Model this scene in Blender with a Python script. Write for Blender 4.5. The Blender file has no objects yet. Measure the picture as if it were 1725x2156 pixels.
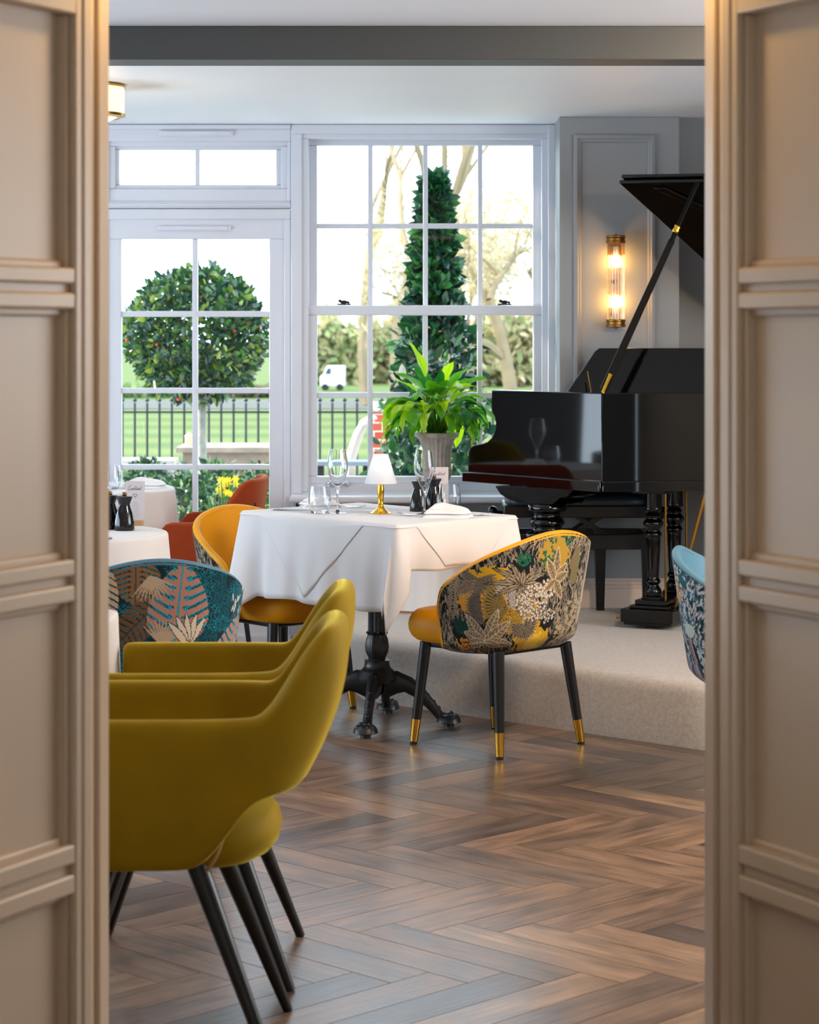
import bpy, bmesh, math, random
import numpy as np
from mathutils import Vector, Matrix

random.seed(7)
RNG = np.random.default_rng(11)
S = bpy.context.scene
C = S.collection
R = math.radians
PI = math.pi

# ------------------------------------------------------------------ camera, sky, lights, exposure
F, CX, CY, EYE = 4800.0, 862.5, 700.0, 1.42        # focal length in pixels of the 1725x2156 frame, horizon row, eye height


def P(px, py, Y):
    """The point at depth Y metres that the photograph shows at (px, py)."""
    s = F / Y
    return Vector(((px - CX) / s, Y, EYE - (py - CY) / s))


cam_d = bpy.data.cameras.new('camera')
cam = bpy.data.objects.new('camera', cam_d)
C.objects.link(cam)
cam.location = (0, 0, EYE)
cam.rotation_euler = (R(90), 0, 0)
cam_d.sensor_width = 36
cam_d.sensor_fit = 'AUTO'
cam_d.lens = F / 2156 * 36
cam_d.shift_y = -(1078 - CY) / 2156
cam_d.clip_start = 0.05
cam_d.clip_end = 600
cam_d.dof.use_dof = True
cam_d.dof.focus_distance = 7.4
cam_d.dof.aperture_fstop = 6.8
S.camera = cam

S.view_settings.view_transform = 'Standard'
S.view_settings.look = 'None'
S.view_settings.gamma = 1
S.view_settings.exposure = 0.0
S.view_settings.use_curve_mapping = False
try:
    S.cycles.use_denoising = True
    S.cycles.max_bounces = 10
    S.cycles.transparent_max_bounces = 24
    S.cycles.caustics_reflective = False
    S.cycles.caustics_refractive = False
    S.cycles.sample_clamp_indirect = 6
except Exception:
    pass

W = bpy.data.worlds.new('sky')
S.world = W
W.use_nodes = True
wn = W.node_tree
wn.nodes['Background'].inputs['Color'].default_value = (0.70, 0.86, 1.0, 1)
wn.nodes['Background'].inputs['Strength'].default_value = 5.4


def lamp(name, kind, loc, energy, color, **kw):
    d = bpy.data.lights.new(name, kind)
    d.energy = energy
    d.color = color
    for k, v in kw.items():
        if k not in ('aim',):
            setattr(d, k, v)
    o = bpy.data.objects.new(name, d)
    C.objects.link(o)
    o.location = loc
    if 'aim' in kw:
        o.rotation_euler = (Vector(kw['aim']) - Vector(loc)).to_track_quat('-Z', 'Y').to_euler()
    return o


sun = lamp('sun', 'SUN', (-20, 30, 8), 8.0, (1.0, 0.83, 0.58), angle=R(1.5))
sun.rotation_euler = Vector((0.90, -0.30, -0.30)).to_track_quat('-Z', 'Y').to_euler()
# daylight of the side windows of the dining room (outside the frame) and of the lobby
lamp('daylight_right_window', 'AREA', (3.45, 6.1, 1.35), 135, (0.93, 0.96, 1.0), shape='RECTANGLE', size=2.6, size_y=1.7, aim=(0, 6.1, 0.9))
lamp('daylight_left_window', 'AREA', (-3.45, 7.6, 1.30), 180, (0.70, 0.85, 1.0), shape='RECTANGLE', size=4.2, size_y=1.8, aim=(0, 7.6, 2.2))
lamp('lobby_ceiling_light', 'AREA', (0.1, 1.3, 2.3), 8.5, (1.0, 0.76, 0.54), shape='RECTANGLE', size=1.4, size_y=1.0, aim=(0.1, 1.6, 0))
lamp('dining_downlight', 'AREA', (1.5, 6.3, 2.32), 58, (1.0, 0.72, 0.45), shape='DISK', size=0.30, aim=(0.8, 6.9, 0))
for sx_ in (-0.33, 0.33):
    lamp('door_head_downlight', 'SPOT', (sx_, 3.77, 2.12), 6.0, (1.0, 0.66, 0.22), spot_size=R(165), spot_blend=0.5, shadow_soft_size=0.03, aim=(sx_ * 1.3, 3.72, 1.2))
for nm, x0, x1, z0, z1 in (('door', -1.30, -0.63, 0.4, 2.22), ('sash', -0.42, 0.56, 0.75, 2.26)):
    po = lamp('sky_portal_' + nm, 'AREA', ((x0 + x1) / 2, 10.42, (z0 + z1) / 2), 1, (1, 1, 1), shape='RECTANGLE',
              size=x1 - x0, size_y=z1 - z0, aim=((x0 + x1) / 2, 5, (z0 + z1) / 2))
    po.data.cycles.is_portal = True


# ------------------------------------------------------------------ helpers
def lin(c):
    return tuple(((v / 255 + 0.055) / 1.055) ** 2.4 if v / 255 > 0.04045 else v / 255 / 12.92 for v in c)


def mat(name, rgb, rough=0.5, metal=0.0, spec=0.5, coat=0.0, sheen=0.0, noise=None, bump=None, attr=None, transl=0.0,
        emit=None, sheen_tint=None, mult=None):
    """noise=(scale, amount) varies the colour, bump=(scale, strength, distance), attr = colour attribute name."""
    m = bpy.data.materials.new(name)
    m.use_nodes = True
    nt = m.node_tree
    b = nt.nodes['Principled BSDF']
    col = (*lin(rgb), 1)
    b.inputs['Base Color'].default_value = col
    b.inputs['Roughness'].default_value = rough
    b.inputs['Metallic'].default_value = metal
    b.inputs['Specular IOR Level'].default_value = spec
    b.inputs['Coat Weight'].default_value = coat
    b.inputs['Coat Roughness'].default_value = 0.06
    b.inputs['Sheen Weight'].default_value = sheen
    b.inputs['Sheen Roughness'].default_value = 0.35
    if sheen_tint:
        b.inputs['Sheen Tint'].default_value = (*lin(sheen_tint), 1)
    src = None
    tc = nt.nodes.new('ShaderNodeTexCoord')
    if attr:
        a = nt.nodes.new('ShaderNodeAttribute')
        a.attribute_name = attr
        src = a.outputs['Color']
    if noise:
        n = nt.nodes.new('ShaderNodeTexNoise')
        n.inputs['Scale'].default_value = noise[0]
        n.inputs['Detail'].default_value = 4
        nt.links.new(tc.outputs['Object'], n.inputs['Vector'])
        mr = nt.nodes.new('ShaderNodeMapRange')
        mr.inputs['From Min'].default_value = 0.3
        mr.inputs['From Max'].default_value = 0.7
        mr.inputs['To Min'].default_value = 1 - noise[1]
        mr.inputs['To Max'].default_value = 1 + noise[1]
        nt.links.new(n.outputs['Fac'], mr.inputs['Value'])
        mx = nt.nodes.new('ShaderNodeMix')
        mx.data_type = 'RGBA'
        mx.blend_type = 'MULTIPLY'
        mx.inputs['Factor'].default_value = 1
        if src:
            nt.links.new(src, mx.inputs['A'])
        else:
            mx.inputs['A'].default_value = col
        nt.links.new(mr.outputs['Result'], mx.inputs['B'])
        src = mx.outputs['Result']
    if src:
        nt.links.new(src, b.inputs['Base Color'])
    if bump:
        n2 = nt.nodes.new('ShaderNodeTexNoise')
        n2.inputs['Scale'].default_value = bump[0]
        n2.inputs['Detail'].default_value = 5
        nt.links.new(tc.outputs['Object'], n2.inputs['Vector'])
        bp = nt.nodes.new('ShaderNodeBump')
        bp.inputs['Strength'].default_value = bump[1]
        bp.inputs['Distance'].default_value = bump[2]
        nt.links.new(n2.outputs['Fac'], bp.inputs['Height'])
        nt.links.new(bp.outputs['Normal'], b.inputs['Normal'])
    if emit:
        b.inputs['Emission Color'].default_value = (*lin(emit[0]), 1)
        b.inputs['Emission Strength'].default_value = emit[1]
    if transl:
        t = nt.nodes.new('ShaderNodeBsdfTranslucent')
        t.inputs['Color'].default_value = col
        if src:
            nt.links.new(src, t.inputs['Color'])
        ms = nt.nodes.new('ShaderNodeMixShader')
        ms.inputs['Fac'].default_value = transl
        out = nt.nodes['Material Output']
        nt.links.new(b.outputs['BSDF'], ms.inputs[1])
        nt.links.new(t.outputs['BSDF'], ms.inputs[2])
        nt.links.new(ms.outputs['Shader'], out.inputs['Surface'])
    return m


def glass_mat(name, tint=(1, 1, 1), edge=0.75, base=0.03, dark=None, power=0.55):
    """Thin clear glass: transparent straight on, mirror-like at grazing angles."""
    m = bpy.data.materials.new(name)
    m.use_nodes = True
    nt = m.node_tree
    nt.nodes.remove(nt.nodes['Principled BSDF'])
    out = nt.nodes['Material Output']
    tr = nt.nodes.new('ShaderNodeBsdfTransparent')
    tr.inputs['Color'].default_value = (*tint, 1)
    gl = nt.nodes.new('ShaderNodeBsdfGlossy')
    gl.inputs['Roughness'].default_value = 0.02
    lw = nt.nodes.new('ShaderNodeLayerWeight')
    lw.inputs['Blend'].default_value = power
    mr = nt.nodes.new('ShaderNodeMapRange')
    mr.inputs['To Min'].default_value = base
    mr.inputs['To Max'].default_value = edge
    pw = nt.nodes.new('ShaderNodeMath')
    pw.operation = 'POWER'
    pw.inputs[1].default_value = 3.0
    nt.links.new(lw.outputs['Facing'], pw.inputs[0])
    nt.links.new(pw.outputs[0], mr.inputs['Value'])
    mx = nt.nodes.new('ShaderNodeMixShader')
    nt.links.new(mr.outputs['Result'], mx.inputs['Fac'])
    nt.links.new(tr.outputs['BSDF'], mx.inputs[1])
    nt.links.new(gl.outputs['BSDF'], mx.inputs[2])
    nt.links.new(mx.outputs['Shader'], out.inputs['Surface'])
    return m


class MB:
    """Collects shapes; build() links them as ONE mesh object."""

    def __init__(self):
        self.v, self.f = [], []

    def add(self, verts, faces):
        o = len(self.v)
        self.v += [tuple(p) for p in verts]
        self.f += [tuple(i + o for i in f) for f in faces]
        return self

    def box(self, x0, x1, y0, y1, z0, z1, M=None):
        vs = [Vector(p) for p in ((x0, y0, z0), (x1, y0, z0), (x1, y1, z0), (x0, y1, z0), (x0, y0, z1), (x1, y0, z1), (x1, y1, z1), (x0, y1, z1))]
        if M:
            vs = [M @ p for p in vs]
        return self.add(vs, [(0, 3, 2, 1), (4, 5, 6, 7), (0, 1, 5, 4), (1, 2, 6, 5), (2, 3, 7, 6), (3, 0, 4, 7)])

    def rect(self, px0, py0, px1, py1, Y, d):
        """A board standing at depth Y..Y+d whose front face covers these photograph pixels."""
        a, b = P(px0, py1, Y), P(px1, py0, Y)
        return self.box(a.x, b.x, Y, Y + d, a.z, b.z)

    def prism(self, poly, z0, z1, M=None):
        n = len(poly)
        vs = [Vector((x, y, z0)) for x, y in poly] + [Vector((x, y, z1)) for x, y in poly]
        if M:
            vs = [M @ p for p in vs]
        fs = [tuple(reversed(range(n))), tuple(range(n, 2 * n))] + [(i, (i + 1) % n, n + (i + 1) % n, n + i) for i in range(n)]
        return self.add(vs, fs)

    def lathe(self, prof, c=(0, 0, 0), seg=32, M=None, flute=None, close=True):
        """prof = [(radius, z)...] from bottom to top; flute=(count, depth) ripples the radius."""
        vs = []
        for r, z in prof:
            for k in range(seg):
                a = 2 * PI * k / seg
                rr = r
                if flute:
                    rr = r * (1 - flute[1] * (0.5 + 0.5 * math.cos(flute[0] * a)))
                vs.append(Vector((c[0] + rr * math.cos(a), c[1] + rr * math.sin(a), c[2] + z)))
        if M:
            vs = [M @ p for p in vs]
        n = len(prof)
        fs = [(i * seg + k, i * seg + (k + 1) % seg, (i + 1) * seg + (k + 1) % seg, (i + 1) * seg + k) for i in range(n - 1) for k in range(seg)]
        if close:
            fs.append(tuple(reversed(range(seg))))
            fs.append(tuple(range((n - 1) * seg, n * seg)))
        return self.add(vs, fs)

    def tube(self, pts, rad, seg=10, cap=True):
        pts = [Vector(p) for p in pts]
        n = len(pts)
        if not hasattr(rad, '__len__'):
            rad = [rad] * n
        vs = []
        up = None
        for i, p in enumerate(pts):
            t = (pts[min(i + 1, n - 1)] - pts[max(i - 1, 0)])
            if t.length < 1e-9:
                t = Vector((0, 0, 1))
            t.normalize()
            if up is None:
                up = Vector((1, 0, 0)) if abs(t.x) < 0.8 else Vector((0, 1, 0))
            a = t.cross(up)
            if a.length < 1e-6:
                a = t.orthogonal()
            a.normalize()
            b = t.cross(a)
            up = a.cross(t) * -1
            up = b * -1
            for k in range(seg):
                w = 2 * PI * k / seg
                vs.append(p + (a * math.cos(w) + b * math.sin(w)) * rad[i])
        fs = [(i * seg + k, i * seg + (k + 1) % seg, (i + 1) * seg + (k + 1) % seg, (i + 1) * seg + k) for i in range(n - 1) for k in range(seg)]
        if cap:
            fs.append(tuple(reversed(range(seg))))
            fs.append(tuple(range((n - 1) * seg, n * seg)))
        return self.add(vs, fs)

    def grid(self, rows, close_u=False):
        """rows = list of equally long point lists."""
        m, n = len(rows), len(rows[0])
        vs = [p for r in rows for p in r]
        fs = []
        for i in range(m - 1):
            for k in range(n if close_u else n - 1):
                k2 = (k + 1) % n
                fs.append((i * n + k, i * n + k2, (i + 1) * n + k2, (i + 1) * n + k))
        return self.add(vs, fs)

    def ball(self, c, r, seg=12, ring=8, sx=1, sy=1, sz=1):
        prof = [(max(1e-4, r * math.sin(PI * i / ring)), -r * math.cos(PI * i / ring)) for i in range(ring + 1)]
        M = Matrix.Translation(Vector(c)) @ Matrix.Diagonal((sx, sy, sz, 1))
        return self.lathe(prof, (0, 0, 0), seg, M)

    def cushion(self, hx, y0, y1, z0, z1, n=3.2, edge=0.04, seg=48, crown=0.0, M=None):
        """A rounded seat pad, superelliptic in plan with rolled edges."""
        yc, hy = (y0 + y1) / 2, (y1 - y0) / 2
        rows = []
        K = 8
        prof = []
        for i in range(K + 1):
            a = PI * i / K
            prof.append((-(1 - math.sin(a)) * edge, (z0 + z1) / 2 - (z1 - z0) / 2 * math.cos(a)))
        prof = [(-hx * 0.98, prof[0][1] + 0.0)] + [(-hx * 0.5, prof[0][1])] + prof + [(-hx * 0.5, prof[-1][1] + crown * 0.8), (-hx * 0.98, prof[-1][1] + crown)]
        for off, z in prof:
            row = []
            for k in range(seg):
                a = 2 * PI * k / seg
                c, s = math.cos(a), math.sin(a)
                q = (abs(c) ** n + abs(s) ** n) ** (-1 / n)
                row.append(Vector((max(hx + off, 0.002) * c * q, yc + max(hy + off * hy / hx, 0.002) * s * q, z)))
            rows.append(row)
        if M:
            rows = [[M @ p for p in r] for r in rows]
        return self.grid(rows, True)

    def build(self, name, material, parent=None, smooth=None, bevel=0, subsurf=0, solid=0, loc=None, seg=2):
        me = bpy.data.meshes.new(name)
        me.from_pydata(self.v, [], self.f)
        me.materials.append(material)
        o = bpy.data.objects.new(name, me)
        C.objects.link(o)
        if parent is not None:
            o.parent = parent
        if loc:
            o.location = loc
        if smooth is None:
            smooth = 35
        if smooth:
            me.polygons.foreach_set('use_smooth', [True] * len(me.polygons))
            if smooth < 180:
                me.set_sharp_from_angle(angle=R(smooth))
        if solid:
            md = o.modifiers.new('solid', 'SOLIDIFY')
            md.thickness = solid
            md.offset = -1
        if bevel:
            md = o.modifiers.new('bevel', 'BEVEL')
            md.width = bevel
            md.segments = seg
            md.limit_method = 'ANGLE'
            md.angle_limit = R(40)
            md.harden_normals = False
        if subsurf:
            md = o.modifiers.new('sub', 'SUBSURF')
            md.levels = md.render_levels = subsurf
        return o


def tag(o, label, cat, group=None, kind=None):
    o['label'] = label
    o['category'] = cat
    if group:
        o['group'] = group
    if kind:
        o['kind'] = kind
    return o


def thing(name, label, cat, loc=(0, 0, 0), rz=0.0, group=None, kind=None):
    o = bpy.data.objects.new(name, None)
    C.objects.link(o)
    o.location = loc
    o.rotation_euler = (0, 0, rz)
    o.empty_display_size = 0.1
    return tag(o, label, cat, group, kind)


def struct(o, label, cat):
    return tag(o, label, cat, kind='structure')


def dup(root, loc, rz, label, group=None):
    r = root.copy()
    C.objects.link(r)
    r.location = loc
    r.rotation_euler = (0, 0, rz)
    r['label'] = label
    if group:
        r['group'] = group
    stack = [(root, r)]
    while stack:
        src, dst = stack.pop()
        for ch in list(src.children):
            c = ch.copy()
            C.objects.link(c)
            c.parent = dst
            stack.append((ch, c))
    return r


def face_dir(fx, fy):
    """z rotation that turns a thing facing local -Y to face (fx, fy)."""
    return math.atan2(fx, -fy)


def smooth(a, b, x):
    t = min(1, max(0, (x - a) / (b - a)))
    return t * t * (3 - 2 * t)


# ------------------------------------------------------------------ materials
M = {}
M['white'] = mat('white_gloss_paint', (216, 219, 228), 0.32, noise=(3, 0.02))
M['white_sill'] = mat('white_sill_paint', (220, 222, 229), 0.3)
M['grey_wall'] = mat('grey_wall_paint', (146, 148, 150), 0.55, noise=(2, 0.03), bump=(120, 0.05, 0.002))
M['gap'] = mat('joint_black', (6, 5, 4), 1.0, spec=0.0)  # plain matt black of the subfloor showing in the plank joints
M['beam'] = mat('grey_beam_paint', (76, 80, 83), 0.5)
M['ceiling'] = mat('ceiling_satin_white', (244, 246, 250), 0.5, noise=(1.2, 0.02))
M['cream'] = mat('beige_door_paint', (194, 170, 144), 0.42, noise=(6, 0.02), bump=(60, 0.05, 0.002))
M['lobby'] = mat('lobby_wall_paint', (190, 178, 160), 0.6)
M['skirt'] = mat('skirting_paint', (225, 205, 190), 0.4)
M['carpet'] = mat('beige_carpet', (192, 182, 172), 0.95, spec=0.1, sheen=0.4, noise=(70, 0.12), bump=(330, 0.7, 0.006))
M['mustard'] = mat('mustard_leather', (234, 160, 10), 0.5, spec=0.35, sheen=0.15, sheen_tint=(255, 220, 130))
M['orange'] = mat('burnt_orange_velvet', (150, 58, 22), 0.75, spec=0.2, sheen=0.5, sheen_tint=(255, 170, 110), noise=(8, 0.08))
M['olive'] = mat('olive_yellow_velvet', (150, 120, 4), 0.75, spec=0.2, sheen=1.0, sheen_tint=(255, 230, 100), noise=(7, 0.12))
M['teal_lining'] = mat('teal_leather', (80, 120, 140), 0.5, spec=0.35)
M['jungle'] = mat('jungle_jacquard', (120, 110, 80), 0.8, spec=0.2, sheen=0.15, attr='pattern', bump=(420, 0.35, 0.002))
M['tropic'] = mat('monstera_jacquard', (40, 90, 100), 0.8, spec=0.2, sheen=0.15, attr='pattern', bump=(420, 0.35, 0.002))
M['black_wood'] = mat('black_stained_wood', (11, 10, 10), 0.3, noise=(30, 0.2))
M['black_metal'] = mat('black_powder_coat', (18, 20, 23), 0.38)
M['iron'] = mat('black_cast_iron', (22, 26, 29), 0.38, spec=0.6, noise=(40, 0.2), bump=(50, 0.2, 0.003))
M['piano'] = mat('black_piano_lacquer', (4, 4, 5), 0.04, spec=0.5)
M['prop'] = mat('satin_black', (8, 8, 8), 0.55, spec=0.12)
M['brass'] = mat('polished_brass', (214, 160, 62), 0.2, metal=1.0)
M['antique'] = mat('antique_brass', (142, 104, 52), 0.38, metal=1.0, noise=(30, 0.2))
M['gold'] = mat('gold_plate', (240, 186, 60), 0.12, metal=1.0)
M['chrome'] = mat('polished_steel', (205, 207, 212), 0.14, metal=1.0)
M['cloth'] = mat('white_linen', (236, 232, 231), 0.85, spec=0.2, sheen=0.2, bump=(400, 0.12, 0.001), transl=0.12)
M['napkin'] = mat('white_napkin_linen', (240, 238, 238), 0.85, spec=0.2, bump=(300, 0.15, 0.001))
M['glass'] = glass_mat('clear_glass', (0.95, 0.96, 0.975), 1.0, 0.045, power=0.62)

M['pane'] = glass_mat('window_glass', (0.97, 0.985, 0.98), 0.5, 0.015)
M['ceramic'] = mat('black_glazed_ceramic', (10, 11, 15), 0.12, spec=0.6)
M['ceramic_top'] = mat('matt_black_ceramic', (24, 28, 36), 0.35)
M['card'] = mat('menu_card', (214, 206, 208), 0.6)
M['ink'] = mat('dark_ink', (60, 50, 56), 0.7)
M['inkred'] = mat('plum_ink', (110, 40, 50), 0.7)
M['lightwood'] = mat('light_wood', (186, 140, 88), 0.5, noise=(20, 0.15))
M['shade'] = mat('frosted_shade', (244, 245, 248), 0.5, transl=0.55, emit=((255, 250, 240), 0.12))
M['stone'] = mat('weathered_stone', (176, 164, 156), 0.85, noise=(22, 0.22), bump=(40, 0.4, 0.006))
M['soil'] = mat('potting_soil', (60, 48, 36), 0.95)
M['bench_fabric'] = mat('dark_teal_vinyl', (24, 44, 56), 0.4)
M['rubber'] = mat('black_rubber', (12, 12, 12), 0.6)


def clear_glass_mat(name):
    m = mat(name, (255, 255, 255), 0.0)
    b = m.node_tree.nodes['Principled BSDF']
    b.inputs['Transmission Weight'].default_value = 1.0
    b.inputs['IOR'].default_value = 1.46
    b.inputs['Base Color'].default_value = (0.98, 0.99, 1.0, 1)
    return m


M['crystal'] = clear_glass_mat('crystal_glass')
M['rod_glass'] = glass_mat('ribbed_glass', (1.0, 0.90, 0.70), 0.95, 0.10)


def leaf_mat(name, rough=0.35, transl=0.3, spec=0.5):
    return mat(name, (60, 110, 40), rough, spec=spec, attr='tint', transl=transl)


M['leaf'] = leaf_mat('glossy_leaf', 0.22, 0.25, 0.7)
M['leaf_soft'] = leaf_mat('soft_leaf', 0.6, 0.35, 0.3)
M['lily'] = leaf_mat('lily_leaf', 0.3, 0.5)

# ================================================================== the setting
YW = 10.256            # window wall
CEIL = 2.357


def wood_floor_mat():
    m = mat('dark_oak_herringbone', (92, 68, 54), 0.3, spec=0.5)
    nt = m.node_tree
    b = nt.nodes['Principled BSDF']
    b.inputs['Coat Weight'].default_value = 0.45
    b.inputs['Coat Roughness'].default_value = 0.24
    a = nt.nodes.new('ShaderNodeAttribute')
    a.attribute_name = 'tint'
    uv = nt.nodes.new('ShaderNodeUVMap')
    mp = nt.nodes.new('ShaderNodeMapping')
    mp.inputs['Scale'].default_value = (3.0, 40.0, 1)
    nt.links.new(uv.outputs['UV'], mp.inputs['Vector'])
    n = nt.nodes.new('ShaderNodeTexNoise')
    n.inputs['Scale'].default_value = 1.6
    n.inputs['Detail'].default_value = 7
    n.inputs['Distortion'].default_value = 0.6
    nt.links.new(mp.outputs['Vector'], n.inputs['Vector'])
    mp2 = nt.nodes.new('ShaderNodeMapping')
    mp2.inputs['Scale'].default_value = (5.0, 13.0, 1)
    nt.links.new(uv.outputs['UV'], mp2.inputs['Vector'])
    n2 = nt.nodes.new('ShaderNodeTexNoise')
    n2.inputs['Scale'].default_value = 1.0
    n2.inputs['Detail'].default_value = 5
    nt.links.new(mp2.outputs['Vector'], n2.inputs['Vector'])
    r1 = nt.nodes.new('ShaderNodeMapRange')
    r1.inputs['From Min'].default_value = 0.25
    r1.inputs['From Max'].default_value = 0.75
    r1.inputs['To Min'].default_value = 0.62
    r1.inputs['To Max'].default_value = 1.3
    nt.links.new(n.outputs['Fac'], r1.inputs['Value'])
    r2 = nt.nodes.new('ShaderNodeMapRange')
    r2.inputs['From Min'].default_value = 0.3
    r2.inputs['From Max'].default_value = 0.62
    r2.inputs['To Min'].default_value = 0.45
    r2.inputs['To Max'].default_value = 1.1
    nt.links.new(n2.outputs['Fac'], r2.inputs['Value'])
    mu = nt.nodes.new('ShaderNodeMath')
    mu.operation = 'MULTIPLY'
    nt.links.new(r1.outputs['Result'], mu.inputs[0])
    nt.links.new(r2.outputs['Result'], mu.inputs[1])
    mx = nt.nodes.new('ShaderNodeMix')
    mx.data_type = 'RGBA'
    mx.blend_type = 'MULTIPLY'
    mx.inputs['Factor'].default_value = 1
    nt.links.new(a.outputs['Color'], mx.inputs['A'])
    nt.links.new(mu.outputs[0], mx.inputs['B'])
    nt.links.new(mx.outputs['Result'], b.inputs['Base Color'])
    rr = nt.nodes.new('ShaderNodeMapRange')
    rr.inputs['To Min'].default_value = 0.24
    rr.inputs['To Max'].default_value = 0.5
    nt.links.new(n2.outputs['Fac'], rr.inputs['Value'])
    nt.links.new(rr.outputs['Result'], b.inputs['Roughness'])
    bp = nt.nodes.new('ShaderNodeBump')
    bp.inputs['Strength'].default_value = 0.5
    bp.inputs['Distance'].default_value = 0.004
    nt.links.new(n.outputs['Fac'], bp.inputs['Height'])
    nt.links.new(bp.outputs['Normal'], b.inputs['Normal'])
    return m


def herringbone():
    w, n, gap = 0.1188, 5, 0.0012
    L = w * n
    x0, x1, y0, y1 = -3.6, 3.6, 0.2, 10.45
    c, s = math.cos(R(135)), math.sin(R(135))
    off = (0.043, 0.02)
    vs, fs, uvs, cols = [], [], [], []
    rng = random.Random(5)
    N = int(14 / w)

    def plank(u0, u1, v0, v1, along_u):
        cu, cv = (u0 + u1) / 2, (v0 + v1) / 2
        X, Y = c * cu - s * cv + off[0], s * cu + c * cv + off[1]
        if not (x0 - .05 < X < x1 + .05 and y0 < Y < y1):
            return
        q = [(u0 + gap, v0 + gap), (u1 - gap, v0 + gap), (u1 - gap, v1 - gap), (u0 + gap, v1 - gap)]
        o = len(vs)
        for (u, v) in q:
            vs.append((c * u - s * v + off[0], s * u + c * v + off[1], 0.0))
        for (u, v) in q:
            vs.append((c * u - s * v + off[0], s * u + c * v + off[1], -0.008))
        fs.append((o, o + 1, o + 2, o + 3))
        for k in range(4):
            k2 = (k + 1) % 4
            fs.append((o + k, o + 4 + k, o + 4 + k2, o + k2))
        ru, rv = rng.random() * 9, rng.random() * 9
        uq = q + q
        for (u, v) in uq:
            a, b = (u - u0, v - v0) if along_u else (v - v0, u - u0)
            uvs.append((a + ru, b + rv))
        t = rng.random()
        base = Vector(lin((108, 86, 71))).lerp(Vector(lin((138, 106, 82))), rng.random())
        if t < 0.12:
            base = Vector(lin((90, 72, 62)))
        elif t > 0.9:
            base = Vector(lin((150, 118, 92)))
        for _ in range(8):
            cols.append((base.x, base.y, base.z, 1) if _ < 4 else (0.006, 0.005, 0.004, 1))

    for i in range(-N, N):
        for j in range(-N, N):
            d = (i - j) % (2 * n)
            if d == 0:
                plank(i * w, i * w + L, j * w, j * w + w, True)
            elif d == 2 * n - 1:
                plank(i * w, i * w + w, j * w, j * w + L, False)
    me = bpy.data.meshes.new('floor')
    me.from_pydata(vs, [], fs)
    ul = me.uv_layers.new(name='UVMap')
    idx = np.empty(len(me.loops), dtype=np.int32)
    me.loops.foreach_get('vertex_index', idx)
    ul.data.foreach_set('uv', np.array(uvs, dtype=np.float32)[idx].ravel())
    ca = me.color_attributes.new('tint', 'FLOAT_COLOR', 'POINT')
    ca.data.foreach_set('color', np.array(cols, dtype=np.float32).ravel())
    me.materials.append(wood_floor_mat())
    o = bpy.data.objects.new('floor', me)
    C.objects.link(o)
    return o


fl = struct(herringbone(), 'dark oak herringbone parquet floor of the dining room', 'floor')
MB().box(-3.6, 3.6, 0.2, 10.4, -0.12, -0.006).build('subfloor', M['gap'], fl)

# ceiling: nearer part, dark beam, bay ceiling
o = MB().box(-3.6, 3.6, -0.4, 10.6, CEIL, CEIL + 0.12).build('ceiling', M['ceiling'])
struct(o, 'satin white ceiling above the tables', 'ceiling')
o = MB().box(-3.5, 3.5, 6.966, 7.135, 2.254, CEIL - 0.0005).build('ceiling_beam', M['beam'], bevel=0.003)
struct(o, 'dark grey beam crossing the white ceiling', 'beam')

# outer walls
o = MB().box(-3.62, -3.5, 3.9, 10.5, 0, CEIL).build('wall_left', M['grey_wall'])
struct(o, 'grey painted side wall on the left of the dining room', 'wall')
o = MB().box(3.5, 3.62, 3.9, 10.5, 0, CEIL).build('wall_right', M['grey_wall'])
struct(o, 'grey painted side wall behind the piano tail', 'wall')
# window wall: pieces around the joinery
wb = MB()
wb.box(-3.5, -1.395, YW + 0.02, YW + 0.24, 0, CEIL)
wb.box(-0.520, -0.505, YW + 0.02, YW + 0.24, 0, CEIL)
wb.box(-0.510, 0.680, YW + 0.02, YW + 0.24, 0, 0.665)
wb.box(0.655, 3.5, YW + 0.02, YW + 0.24, 0, CEIL)
wb.box(1.172, 3.5, 10.06, YW + 0.02, 0, CEIL)
o = wb.build('wall_back', M['grey_wall'])
struct(o, 'grey painted window wall with low apron under the sill', 'wall')
# pier with the wall lamp
YP = 9.90
pw = MB()
pw.box(0.652, 1.172, YP, YW + 0.02, 0, CEIL - 0.001)
o = pw.build('wall_pier', M['grey_wall'], bevel=0.002)
struct(o, 'grey pier between the sash window and the piano recess', 'wall')


def picture_frame(a, b, Y, parent, wdt=0.034):
    """Raised moulding ring with mitred corners on a wall at depth Y, a=lower left, b=upper right (x,z)."""
    prof = [(0, 0), (0.0, 0.012), (0.006, 0.017), (0.016, 0.019), (0.022, 0.011), (0.028, 0.010), (wdt, 0.004), (wdt, 0)]
    rows = []
    for d, h in prof:
        rows.append([Vector((a[0] + d, Y - h, a[1] + d)), Vector((b[0] - d, Y - h, a[1] + d)), Vector((b[0] - d, Y - h, b[1] - d)), Vector((a[0] + d, Y - h, b[1] - d))])
    return MB().grid(rows, True).build('moulding', M['grey_wall'], parent, smooth=30)


a, b = P(1208, 1010, YP), P(1380, 284, YP)
picture_frame((a.x, 0.62), (b.x, b.z), YP, o)
sk = MB()
for (dz0, dz1, t) in ((0, 0.085, 0.018), (0.085, 0.100, 0.022), (0.100, 0.118, 0.014), (0.118, 0.128, 0.010)):
    sk.box(0.640, 1.176, YP - t, YP, 0.225 + dz0, 0.225 + dz1)
    sk.box(1.176, 3.5, 10.06 - t, 10.06, 0.225 + dz0, 0.225 + dz1)
o = sk.build('baseboard_back', M['skirt'], bevel=0.002)
struct(o, 'cream moulded skirting behind the piano stool', 'skirting')

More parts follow.
